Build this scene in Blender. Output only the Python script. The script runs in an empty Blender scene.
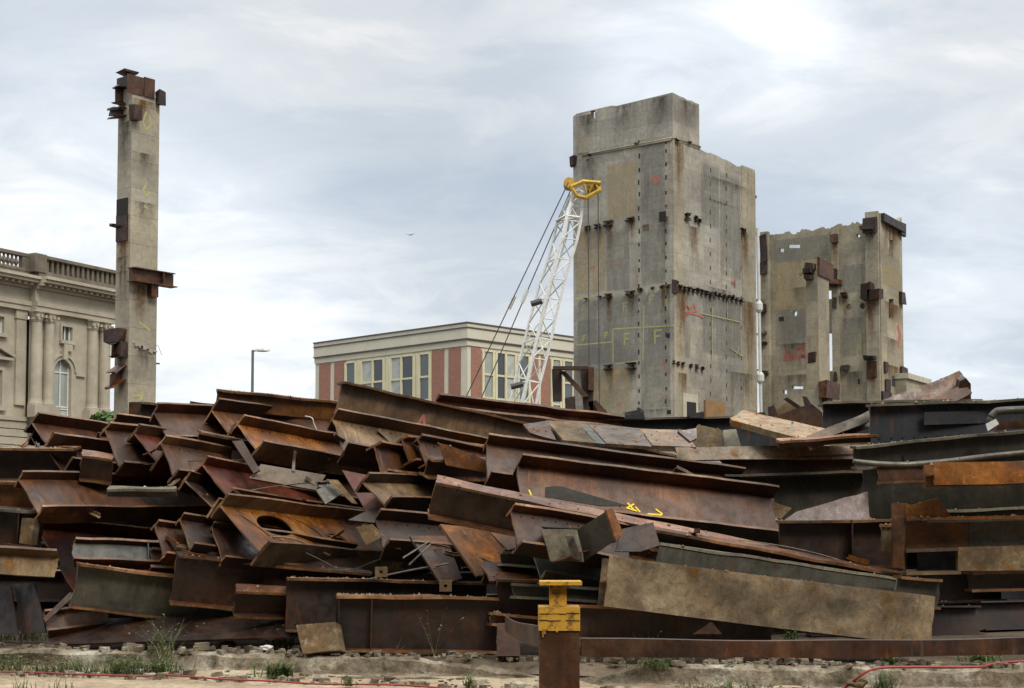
import bpy, bmesh, math, random
from mathutils import Vector, Matrix, noise
from mathutils.geometry import delaunay_2d_cdt
random.seed(7)
R = math.radians
SC = bpy.context.scene
COL = SC.collection
V = Vector

# ---------------------------------------------------------------- camera
FPX, PITCH, HOR, EYE = 1500.0, R(3.2), 530.0, 1.6
CY = HOR - FPX*math.tan(PITCH)
cam = bpy.data.objects.new('camera', bpy.data.cameras.new('camera'))
COL.objects.link(cam)
cam.location = (0, 0, EYE)
cam.rotation_euler = (R(90)+PITCH, 0, 0)
cam.data.sensor_width = 36.0
cam.data.lens = FPX/1024*36.0
cam.data.shift_y = (CY-344.0)/1024.0
cam.data.clip_end = 6000
SC.camera = cam

def ray(px, py):
    u = (px-512.0)/FPX; v = (CY-py)/FPX
    k = math.cos(PITCH)-v*math.sin(PITCH)
    return V((u/k, 1.0, (math.sin(PITCH)+v*math.cos(PITCH))/k))
def P(px, py, Y):
    return V((0, 0, EYE)) + ray(px, py)*Y
def G(px, py, z=0.05):
    r = ray(px, py)
    return V((0, 0, EYE)) + r*((z-EYE)/r.z)

# ---------------------------------------------------------------- materials
MATS = {}
class NT:
    def __init__(s, name):
        s.m = bpy.data.materials.new(name); s.m.use_nodes = True
        s.t = s.m.node_tree; s.b = s.t.nodes['Principled BSDF']
        s.out = s.t.nodes['Material Output']
        s.tc = s.t.nodes.new('ShaderNodeTexCoord')
        oi = s.t.nodes.new('ShaderNodeObjectInfo')
        mu = s.t.nodes.new('ShaderNodeVectorMath'); mu.operation = 'MULTIPLY_ADD'
        s.l(oi.outputs['Location'], mu.inputs[0]); mu.inputs[1].default_value = (3.7, 2.3, 5.1)
        s.l(s.tc.outputs['Object'], mu.inputs[2])
        s.co = mu.outputs[0]; s.raw = s.tc.outputs['Object']; s.oi = oi
    def l(s, a, b): s.t.links.new(a, b)
    def n(s, kind, **kw):
        o = s.t.nodes.new(kind)
        for k, v in kw.items(): setattr(o, k, v)
        return o
    def map(s, scale, src=None):
        m = s.n('ShaderNodeMapping'); s.l(src or s.co, m.inputs[0]); m.inputs['Scale'].default_value = scale
        return m.outputs[0]
    def noise(s, scale, detail=6, rough=.6, src=None, dist=0):
        t = s.n('ShaderNodeTexNoise'); s.l(src or s.co, t.inputs['Vector'])
        t.inputs['Scale'].default_value = scale; t.inputs['Detail'].default_value = detail
        t.inputs['Roughness'].default_value = rough; t.inputs['Distortion'].default_value = dist
        return t.outputs[0]
    def ramp(s, f, stops):
        r = s.n('ShaderNodeValToRGB'); s.l(f, r.inputs[0])
        e = r.color_ramp.elements
        while len(e) < len(stops): e.new(.5)
        for i, (p, c) in enumerate(stops):
            e[i].position = p
            e[i].color = (c, c, c, 1) if isinstance(c, (int, float)) else (*c, 1)
        return r.outputs[0]
    def mix(s, f, a, b, mode='MIX'):
        m = s.n('ShaderNodeMix', data_type='RGBA', blend_type=mode)
        if isinstance(f, (int, float)): m.inputs[0].default_value = f
        else: s.l(f, m.inputs[0])
        for sock, v in ((m.inputs[6], a), (m.inputs[7], b)):
            if isinstance(v, tuple): sock.default_value = (*v, 1)
            else: s.l(v, sock)
        return m.outputs[2]
    def math(s, op, a, b=None):
        m = s.n('ShaderNodeMath', operation=op)
        for i, v in enumerate((a, b)):
            if v is None: continue
            if isinstance(v, (int, float)): m.inputs[i].default_value = v
            else: s.l(v, m.inputs[i])
        return m.outputs[0]
    def bump(s, f, strength=.4, dist=.02):
        b = s.n('ShaderNodeBump'); s.l(f, b.inputs['Height'])
        b.inputs['Strength'].default_value = strength; b.inputs['Distance'].default_value = dist
        s.l(b.outputs[0], s.b.inputs['Normal'])
    def done(s, col, rough=.8, metal=0, spec=None):
        if isinstance(col, tuple): s.b.inputs['Base Color'].default_value = (*col, 1)
        else: s.l(col, s.b.inputs['Base Color'])
        if isinstance(rough, (int, float)): s.b.inputs['Roughness'].default_value = rough
        else: s.l(rough, s.b.inputs['Roughness'])
        s.b.inputs['Metallic'].default_value = metal
        if spec is not None: s.b.inputs['Specular IOR Level'].default_value = spec
        MATS[s.m.name] = s.m
        return s.m

def rust(name, dark, mid, light, lightamt=.5, bare=(.20, .17, .15), bareamt=.62, rlo=.34, rhi=.68, orange=(.20, .062, .015), oramt=.6):
    s = NT(name)
    n1 = s.noise(1.7, 8, .65, dist=.4)
    c = s.ramp(n1, [(.30, dark), (.50, mid), (.50+lightamt*.5, light)])
    n2 = s.noise(5.5, 8, .7, src=s.map((1, 1, 1)))
    c = s.mix(s.ramp(n2, [(oramt, 0), (oramt+.10, .8)]), c, orange)
    st = s.noise(3.0, 6, .65, src=s.map((2.6, 2.6, .5)))      # runs across the web
    c = s.mix(s.ramp(st, [(bareamt, 0), (bareamt+.18, .75)]), c, bare)
    s3 = s.noise(2.2, 7, .75, src=s.map((4.5, 4.5, .8)), dist=.6)           # run-off streaks
    c = s.mix(.7, c, s.ramp(s3, [(.36, .5), (.58, 1.2)]), 'MULTIPLY')
    s4 = s.noise(3.0, 4, .6, src=s.map((2.5, 2.5, .7)), dist=.5)
    c = s.mix(s.ramp(s4, [(.60, 0), (.74, .55)]), c, orange)
    n3 = s.noise(17, 8, .8)
    c = s.mix(s.ramp(n3, [(.34, .6), (.46, 0)]), c, (dark[0]*.45, dark[1]*.45, dark[2]*.5))
    n4 = s.noise(90, 3, .6)
    c = s.mix(.6, c, s.ramp(n4, [(.3, .4), (.7, 1.1)]), 'MULTIPLY')
    n5 = s.noise(.9, 5, .6, src=s.map((1, 1, 1.6)))
    c = s.mix(.8, c, s.ramp(n5, [(.35, .42), (.62, 1.35)]), 'MULTIPLY')
    hs = s.n('ShaderNodeHueSaturation'); s.l(c, hs.inputs['Color']); hs.inputs['Saturation'].default_value = 1.20
    s.l(s.math('ADD', s.math('MULTIPLY', s.oi.outputs['Random'], .5), .62), hs.inputs['Value'])
    s.bump(s.mix(.5, n3, n2), .35, .012)
    return s.done(hs.outputs[0], s.ramp(n2, [(.35, rlo), (.65, rhi)]), 0, .5)

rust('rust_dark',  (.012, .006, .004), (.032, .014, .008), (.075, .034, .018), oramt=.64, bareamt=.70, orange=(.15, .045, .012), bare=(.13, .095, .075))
rust('rust_brown', (.026, .011, .006), (.075, .031, .015), (.17, .085, .045), bareamt=.60, orange=(.24, .075, .018), bare=(.22, .17, .135))
rust('rust_red',   (.045, .013, .008), (.11, .031, .018), (.20, .072, .048), bareamt=.64, bare=(.26, .17, .15))
rust('rust_orange', (.05, .021, .009), (.165, .065, .022), (.34, .18, .085), bare=(.42, .31, .21), oramt=.55, orange=(.31, .10, .018))
rust('rust_edge',  (.05, .024, .013), (.17, .088, .048), (.38, .25, .155), oramt=.58, bare=(.42, .34, .26), orange=(.32, .12, .03))
rust('rust_tan',   (.055, .034, .019), (.155, .100, .060), (.33, .235, .150), bare=(.40, .34, .26), oramt=.62, orange=(.24, .095, .028))
rust('rust_pale',  (.17, .10, .05), (.38, .27, .165), (.56, .45, .32), bare=(.60, .53, .43), oramt=.52, orange=(.36, .13, .03))
rust('rust_pink',  (.09, .040, .024), (.21, .105, .068), (.38, .235, .165), oramt=.64, bare=(.42, .32, .26))
rust('steel_grey', (.018, .017, .012), (.050, .045, .032), (.10, .088, .063), bare=(.15, .135, .10), oramt=.60, orange=(.12, .045, .015))
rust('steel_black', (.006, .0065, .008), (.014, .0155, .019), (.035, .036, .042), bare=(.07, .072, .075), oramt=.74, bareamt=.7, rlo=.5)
rust('steel_pale', (.075, .065, .048), (.155, .135, .10), (.27, .24, .185), bare=(.36, .32, .26), oramt=.60, orange=(.2, .08, .025))
rust('crusted',    (.065, .040, .022), (.17, .115, .065), (.33, .25, .155), bare=(.42, .36, .27), oramt=.57, orange=(.26, .11, .03), bareamt=.56, rlo=.75, rhi=.95)
rust('crusted_grey', (.055, .038, .022), (.155, .115, .074), (.29, .235, .16), bare=(.44, .39, .32), oramt=.62, orange=(.22, .11, .045), bareamt=.62, rlo=.75, rhi=.95)
rust('plate_grey', (.09, .07, .062), (.22, .17, .155), (.38, .32, .29), bare=(.44, .42, .41), oramt=.60, orange=(.34, .12, .10), bareamt=.52)

def concrete(name, a, b, c_, panel=(2.4, 1.2), warm=(.20, .13, .06), joint=.55, stainamt=.56):
    s = NT(name)
    sep = s.n('ShaderNodeSeparateXYZ'); s.l(s.raw, sep.inputs[0])
    cb = s.n('ShaderNodeCombineXYZ')
    s.l(s.math('SUBTRACT', sep.outputs[0], sep.outputs[1]), cb.inputs[0]); s.l(sep.outputs[2], cb.inputs[1])
    br = s.n('ShaderNodeTexBrick'); s.l(cb.outputs[0], br.inputs['Vector'])
    br.offset = 0.0; br.inputs['Scale'].default_value = 1
    br.inputs['Brick Width'].default_value = panel[0]; br.inputs['Row Height'].default_value = panel[1]
    br.inputs['Mortar Size'].default_value = .035; br.inputs['Mortar Smooth'].default_value = .6
    br.inputs['Color1'].default_value = (1, 1, 1, 1); br.inputs['Color2'].default_value = (.72, .73, .75, 1)
    br.inputs['Mortar'].default_value = (joint, joint, joint*.97, 1)
    n1 = s.noise(.16, 8, .62, dist=.5)
    c = s.ramp(n1, [(.32, a), (.5, b), (.68, c_)])
    c = s.mix(.75, c, br.outputs['Color'], 'MULTIPLY')
    big = s.n('ShaderNodeTexBrick'); s.l(cb.outputs[0], big.inputs['Vector'])
    big.inputs['Scale'].default_value = 1; big.inputs['Brick Width'].default_value = panel[0]*1.9; big.inputs['Row Height'].default_value = panel[1]*3.1
    big.inputs['Mortar Size'].default_value = .02
    big.inputs['Color1'].default_value = (1.0, .98, .93, 1); big.inputs['Color2'].default_value = (.70, .73, .76, 1); big.inputs['Mortar'].default_value = (.7, .7, .7, 1)
    c = s.mix(.6, c, big.outputs['Color'], 'MULTIPLY')
    st = s.noise(.75, 7, .7, src=s.map((1.2, 1.2, .12)))
    c = s.mix(s.ramp(st, [(stainamt, 0), (stainamt+.2, .8)]), c, warm)
    st2 = s.noise(1.6, 7, .7, src=s.map((1, 1, .16)))
    c = s.mix(s.ramp(st2, [(.60, 0), (.78, .65)]), c, (.05, .045, .035))
    n3 = s.noise(2.6, 10, .75)
    c = s.mix(.65, c, s.ramp(n3, [(.25, .45), (.55, 1.0), (.8, 1.15)]), 'MULTIPLY')
    s.bump(n3, .6, .08)
    return s.done(c, .92, 0, .2)
concrete('concrete', (.24, .218, .185), (.365, .335, .285), (.49, .45, .37), joint=.66)
concrete('concrete_warm', (.25, .215, .155), (.36, .315, .23), (.48, .42, .31), panel=(2.0, 1.5), stainamt=.57, joint=.7, warm=(.26, .15, .065))
concrete('concrete_pillar', (.28, .245, .185), (.385, .335, .255), (.48, .425, .325), panel=(6, 1.9), stainamt=.66)

def simple(name, col, rough=.8, var=.25, scale=6, metal=0, bump=.2, spec=None):
    s = NT(name)
    n = s.noise(scale, 8, .65)
    c = s.mix(s.ramp(n, [(.3, 1), (.7, 0)]), col, tuple(x*(1-var*1.6) for x in col))
    c = s.mix(.4, c, s.ramp(s.noise(scale*9, 4, .7), [(.3, 1-var), (.7, 1)]), 'MULTIPLY')
    s.bump(s.noise(scale*6, 4), bump, .01)
    return s.done(c, rough, metal, spec)
simple('stone', (.46, .405, .31), .9, .22, .5)
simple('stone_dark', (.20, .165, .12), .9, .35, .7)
simple('facade_beige', (.60, .56, .45), .85, .10, .4)
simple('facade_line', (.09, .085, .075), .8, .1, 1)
simple('frame_yellow', (.66, .61, .40), .6, .1, 1)
simple('curtain', (.50, .52, .50), .9, .25, 1.5)
simple('white_paint', (.74, .74, .70), .6, .18, 4)
simple('crane_yellow', (.62, .38, .035), .6, .35, 3)
simple('rope', (.05, .05, .055), .7, .1, 4)
simple('lamp_grey', (.12, .12, .13), .5, .1, 4)
simple('lamp_glass', (.55, .55, .52), .3, .1, 4)
simple('spray_yellow', (.44, .40, .17), .9, .2, 3)
simple('spray_red', (.42, .15, .11), .9, .2, 3)
simple('spray_bright', (.75, .55, .03), .8, .15, 9)
simple('hose_red', (.30, .035, .028), .55, .25, 9)
simple('hole_dark', (.02, .018, .016), .95, .2, 3)
simple('pipe_white', (.52, .52, .47), .6, .1, 2)
simple('plywood', (.30, .17, .07), .85, .25, .8)
simple('trim_beige', (.50, .46, .35), .85, .2, 1)
simple('leaf', (.10, .17, .03), .7, .45, 3)
simple('leaf_dry', (.20, .17, .075), .8, .4, 3)
simple('stem_green', (.10, .12, .04), .8, .3, 4)
simple('white_scrap', (.65, .63, .60), .6, .15, 6)
simple('roof_grey', (.12, .12, .12), .8, .1, 1)

def yellowpost():
    s = NT('yellow_paint')
    n = s.noise(16, 8, .7)
    w = s.noise(2.5, 4, .6, src=s.map((.6, .6, 14)))
    c = s.mix(s.ramp(n, [(.40, .8), (.50, 0)]), (.52, .27, .02), (.10, .035, .012))
    c = s.mix(s.ramp(w, [(.62, 0), (.66, .9)]), c, (.05, .03, .02))
    s.bump(n, .4, .01)
    return s.done(c, .6)
yellowpost()
def brick():
    s = NT('red_brick')
    sep = s.n('ShaderNodeSeparateXYZ'); s.l(s.raw, sep.inputs[0])
    cb = s.n('ShaderNodeCombineXYZ')
    s.l(s.math('SUBTRACT', sep.outputs[0], sep.outputs[1]), cb.inputs[0]); s.l(sep.outputs[2], cb.inputs[1])
    br = s.n('ShaderNodeTexBrick'); s.l(cb.outputs[0], br.inputs['Vector'])
    br.inputs['Scale'].default_value = 1; br.inputs['Brick Width'].default_value = .5; br.inputs['Row Height'].default_value = .25
    br.inputs['Mortar Size'].default_value = .02
    br.inputs['Color1'].default_value = (.33, .155, .11, 1); br.inputs['Color2'].default_value = (.28, .13, .09, 1); br.inputs['Mortar'].default_value = (.20, .12, .09, 1)
    return s.done(br.outputs[0], .9)
brick()
def glass(name, col):
    s = NT(name)
    n = s.noise(.5, 3)
    c = s.mix(n, col, tuple(x*.5 for x in col))
    return s.done(c, .08, 0, 1.0)
glass('glass_dark', (.035, .042, .05)); glass('glass_mid', (.10, .115, .12)); glass('glass_pale', (.36, .38, .34))
def sand(name, a, b, c_, sc=1.0, gr=(.05, .07, .02), gamt=.64):
    s = NT(name)
    n1 = s.noise(.9*sc, 8, .65, src=s.raw); n2 = s.noise(14*sc, 8, .75, src=s.raw)
    c = s.ramp(n1, [(.3, a), (.5, b), (.7, c_)])
    c = s.mix(.8, c, s.ramp(n2, [(.3, .35), (.55, 1), (.8, 1.2)]), 'MULTIPLY')
    n3 = s.noise(2.2*sc, 8, .7, src=s.map((1, 1, 1), s.raw))
    c = s.mix(s.ramp(n3, [(gamt, 0), (gamt+.12, .7)]), c, gr)
    s.bump(n2, .8, .03)
    return s.done(c, .95, 0, .2)
sand('sand', (.19, .135, .085), (.36, .275, .185), (.50, .405, .29), gamt=.64)
sand('dirt', (.05, .038, .025), (.11, .08, .055), (.22, .17, .12), .5)
sand('low_bounce_asphalt', (.035, .035, .034), (.05, .05, .048), (.065, .063, .06), .4, gr=(.03, .03, .03))
sand('kerb_stone', (.06, .045, .03), (.23, .185, .13), (.52, .47, .38), 1.6, gr=(.04, .035, .02), gamt=.52)
sand('city_ground', (.14, .13, .11), (.2, .18, .15), (.26, .23, .19), .02)

def stain(name, col, edge, amt, streak=(6, 6, .9)):
    s = NT(name)
    sep = s.n('ShaderNodeSeparateXYZ'); s.l(s.tc.outputs['Generated'], sep.inputs[0])
    uvn = s.n('ShaderNodeUVMap'); uvn.uv_map = 'uv'
    su = s.n('ShaderNodeSeparateXYZ'); s.l(uvn.outputs[0], su.inputs[0])
    def fade(v, e):
        a = s.math('DIVIDE', v, e); b = s.math('DIVIDE', s.math('SUBTRACT', 1.0, v), e)
        m = s.math('MINIMUM', a, b); m2 = s.math('MINIMUM', m, 1.0); return s.math('MAXIMUM', m2, 0.0)
    k = s.math('MULTIPLY', fade(su.outputs[0], edge[0]), fade(su.outputs[1], edge[1]) if edge[1] > 0 else s.math('POWER', su.outputs[1], 1.3))
    n = s.noise(1.3, 8, .7, src=s.map((1.6, 1.6, .22)))
    n2 = s.noise(3.5, 8, .75)
    f = s.math('MULTIPLY', k, s.math('MULTIPLY', s.ramp(n, [(.32, 0), (.62, 1.0)]), s.ramp(n2, [(.3, .35), (.6, 1)]))) if name != 'panel_tint' else s.math('MULTIPLY', k, s.math('MULTIPLY', s.ramp(n, [(.3, .25), (.6, 1)]), s.ramp(n2, [(.3, .4), (.7, 1)])))
    f = s.math('MINIMUM', s.math('MULTIPLY', f, amt), 1.0)
    s.done(col, .95, 0, .1)
    tr = s.n('ShaderNodeBsdfTransparent'); mx = s.n('ShaderNodeMixShader')
    s.l(f, mx.inputs[0]); s.l(tr.outputs[0], mx.inputs[1]); s.l(s.b.outputs[0], mx.inputs[2]); s.l(mx.outputs[0], s.out.inputs[0])
stain('rust_stain', (.13, .06, .02), (.35, 0), 1.3)
stain('soot_stain', (.06, .052, .04), (.35, 0), .85)
stain('panel_tint', (.20, .20, .18), (.04, .04), .62)
stain('warm_tint', (.40, .31, .17), (.10, .05), .8)
def decal(parent, name, mat, corners):
    o = mk(name, corners, [(0, 1, 2, 3)], mat, parent)
    uv = o.data.uv_layers.new(name='uv')
    co = {0: (0, 0), 1: (1, 0), 2: (1, 1), 3: (0, 1)}
    for lp in o.data.loops: uv.data[lp.index].uv = co[lp.vertex_index]
    return o

# ---------------------------------------------------------------- mesh helpers
def mk(name, verts, faces, mat, parent=None, smooth=False):
    if name in ('beam_stub', 'bracket', 'corner_bracket', 'ledge', 'steel_facing') and len(verts) < 60:
        rj = random.Random(len(verts)*7+int(abs(verts[0][2])*100)); verts = [V(v)+V((rj.uniform(-.09, .09), rj.uniform(-.09, .09), rj.uniform(-.09, .09))) for v in verts]
    me = bpy.data.meshes.new(name)
    me.from_pydata([tuple(v) for v in verts], [], faces)
    bm = bmesh.new(); bm.from_mesh(me)
    bmesh.ops.recalc_face_normals(bm, faces=bm.faces[:]); bm.to_mesh(me); bm.free()
    me.materials.append(MATS[mat] if isinstance(mat, str) else mat)
    if smooth:
        for p in me.polygons: p.use_smooth = True
    o = bpy.data.objects.new(name, me); COL.objects.link(o)
    if parent is not None: o.parent = parent
    return o
def tag(o, label, cat, group=None, kind=None):
    if label: o['label'] = label
    if cat: o['category'] = cat
    if group: o['group'] = group
    if kind: o['kind'] = kind
    return o
def empty(name, mtx, label, cat, group=None):
    o = bpy.data.objects.new(name, None); COL.objects.link(o)
    o.empty_display_size = .1
    o.matrix_world = mtx if isinstance(mtx, Matrix) else Matrix.Translation(V(mtx))
    return tag(o, label, cat, group)
class MB:
    """gathers simple solids into one mesh"""
    def __init__(s): s.v = []; s.f = []
    def add(s, v, f):
        b = len(s.v); s.v += [V(x) for x in v]; s.f += [tuple(i+b for i in q) for q in f]
    def box(s, a, b):
        x0, y0, z0 = a; x1, y1, z1 = b
        s.add([(x0,y0,z0),(x1,y0,z0),(x1,y1,z0),(x0,y1,z0),(x0,y0,z1),(x1,y0,z1),(x1,y1,z1),(x0,y1,z1)],
              [(0,1,2,3),(4,5,6,7),(0,1,5,4),(1,2,6,5),(2,3,7,6),(3,0,4,7)])
    def plate(s, x0, x1, y0, y1, z0, z1, n=1):
        """box with n cuts along x"""
        v = []; f = []
        for i in range(n+1):
            x = x0+(x1-x0)*i/n
            v += [(x,y0,z0),(x,y1,z0),(x,y1,z1),(x,y0,z1)]
        for i in range(n):
            for k in range(4):
                a = i*4+k; b = i*4+(k+1)%4
                f.append((a, b, b+4, a+4))
        f.append((0,1,2,3)); m = n*4; f.append((m,m+1,m+2,m+3))
        s.add(v, f)
    def strip(s, x0, x1, a0, a1, b0, b1, n, m, upright=False):
        """long plate: n cuts along x, m cuts across its width a; b is its thickness"""
        loop = [(a0+(a1-a0)*i/m, b0) for i in range(m+1)]+[(a1+(a0-a1)*i/m, b1) for i in range(m+1)]
        k = len(loop); v = []; f = []
        for i in range(n+1):
            x = x0+(x1-x0)*i/n
            v += [V((x, b, a)) if upright else V((x, a, b)) for a, b in loop]
        for i in range(n):
            for j in range(k):
                p, q = i*k+j, i*k+(j+1) % k; f.append((p, q, q+k, p+k))
        for e in (0, n*k):
            for i in range(m): f.append((e+i, e+i+1, e+k-2-i, e+k-1-i))
        s.add(v, f)
    def tube(s, pts, r, n=8, r1=None):
        pts = [V(p) for p in pts]; v = []; f = []
        N = len(pts)
        for i, p in enumerate(pts):
            d = (pts[min(i+1, N-1)]-pts[max(i-1, 0)]).normalized()
            a = V((0,0,1)) if abs(d.z) < .9 else V((1,0,0))
            e1 = d.cross(a).normalized(); e2 = d.cross(e1)
            rr = r if r1 is None else r+(r1-r)*i/(N-1)
            for k in range(n):
                t = 2*math.pi*k/n
                v.append(p+(e1*math.cos(t)+e2*math.sin(t))*rr)
        for i in range(N-1):
            for k in range(n):
                f.append((i*n+k, i*n+(k+1)%n, (i+1)*n+(k+1)%n, (i+1)*n+k))
        f.append(tuple(range(n))); f.append(tuple((N-1)*n+k for k in range(n)))
        s.add(v, f)
    def lathe(s, prof, c=(0,0,0), n=12):
        c = V(c); v = []; f = []
        for r, z in prof:
            for k in range(n):
                t = 2*math.pi*k/n; v.append(c+V((r*math.cos(t), r*math.sin(t), z)))
        for i in range(len(prof)-1):
            for k in range(n):
                f.append((i*n+k, i*n+(k+1)%n, (i+1)*n+(k+1)%n, (i+1)*n+k))
        f.append(tuple(range(n))); f.append(tuple((len(prof)-1)*n+k for k in range(n)))
        s.add(v, f)
    def warp(s, fn): s.v = [fn(v) for v in s.v]; return s
    def build(s, name, mat, parent=None, smooth=False): return mk(name, s.v, s.f, mat, parent, smooth)

def panel(outline, holes, t):
    """2D outline + holes -> solid plate (verts, faces); coordinates (a, b), thickness along c from 0 to t"""
    vs = []; fs = []
    for lp in [outline]+holes:
        b = len(vs); vs += [V((p[0], p[1])) for p in lp]; fs.append([b+i for i in range(len(lp))])
    nv, ne, nf, _, _, _ = delaunay_2d_cdt(vs, [], fs, 4 if holes else 1, 1e-6)
    if holes:
        def inside(pt, poly):
            c = False; j = len(poly)-1
            for i in range(len(poly)):
                a, b = poly[i], poly[j]
                if (a[1] > pt[1]) != (b[1] > pt[1]) and pt[0] < (b[0]-a[0])*(pt[1]-a[1])/(b[1]-a[1])+a[0]: c = not c
                j = i
            return c
        keep = []
        nv, ne, nf, _, _, _ = delaunay_2d_cdt(vs, [], fs, 0, 1e-6)
        for q in nf:
            cx = sum(nv[i][0] for i in q)/len(q); cy = sum(nv[i][1] for i in q)/len(q)
            if inside((cx, cy), outline) and not any(inside((cx, cy), h) for h in holes): keep.append(q)
        nf = keep
    n = len(nv)
    V3 = [V((p[0], p[1], 0)) for p in nv]+[V((p[0], p[1], t)) for p in nv]
    F = [tuple(q) for q in nf]+[tuple(i+n for i in reversed(q)) for q in nf]
    cnt = {}
    for q in nf:
        for i in range(len(q)):
            a, b = q[i], q[(i+1) % len(q)]
            cnt.setdefault((min(a,b), max(a,b)), []).append((a, b))
    for k, e in cnt.items():
        if len(e) == 1: a, b = e[0]; F.append((a, b, b+n, a+n))
    return V3, F

def auto(o, ang=35):
    for q in o.data.polygons: q.use_smooth = True
    o.data.set_sharp_from_angle(angle=R(ang))
    return o
def worn_lit(o, ax):  # edge wear plus sky-lit rim brightness, both put into a paler colour
    o.data.materials.append(MATS['steel_pale' if o.data.materials[0].name in ('steel_grey', 'steel_black', 'steel_pale') else 'rust_edge'])
    for q in o.data.polygons:
        if abs(q.normal[ax]) > .6 or abs(q.normal[0]) > .6: q.material_index = 1
    return o
# ---------------------------------------------------------------- steel beams
def frame(T, u_dir, d, Y):
    m = Matrix.Identity(4)
    y = u_dir.cross(d).normalized()
    for i in range(3): m[i][0] = d[i]; m[i][1] = y[i]; m[i][2] = u_dir[i]; m[i][3] = T[i]
    return m
def solve(T, F, Y, a, B=None, roll=0.0, H=None):
    if B is not None:
        while True:
            r = solve1(T, F, Y, a, B, roll, H)
            lim = SOLVE_LOG[-1]
            if (lim[3] <= 47) or a >= 60: return r
            SOLVE_LOG.pop(); a += 3
    return solve1(T, F, Y, a, B, roll, H)
def solve1(T, F, Y, a, B=None, roll=0.0, H=None):
    Tp = P(*T, Y); rF = ray(*F); rT = ray(*T)
    a = R(a); ca, sa = math.cos(a), math.sin(a)
    # point on ray F lying in the vertical plane through T with azimuth a
    den = rF.x*sa - ca
    YF = (rT.x*Y*sa - ca*Y)/den
    Fp = V((0,0,EYE))+rF*YF
    d = (Fp-Tp).normalized()
    info = ''
    if B is not None:
        rB = ray(*B); C = V((0,0,EYE))
        t = (Tp-C).dot(d)/rB.dot(d)
        Bp = C+rB*t; w = Bp-Tp; Hs = w.length
        u = -w.normalized()
        if H is None: H = Hs
        y = u.cross(d)
        info = 'H=%.2f' % Hs
    else:
        y0 = V((0,0,1)).cross(d).normalized(); u0 = d.cross(y0).normalized()
        if u0.z < 0: u0 = -u0
        r = R(roll); u = u0*math.cos(r)+y0*math.sin(r)
    up = math.degrees(math.atan2(u.dot(V((0,0,1)).cross(d).normalized()), u.z))
    zz = min((Tp+d*s-u*(H or .4)).z for s in (0, 5))
    SOLVE_LOG.append((T, a, round(H or 0, 2), round(up), round(math.degrees(math.asin(d.z)), 1), round(zz, 2)))
    return Tp, d, u, H or .4
SOLVE_LOG = []
NB = [0]
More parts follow.
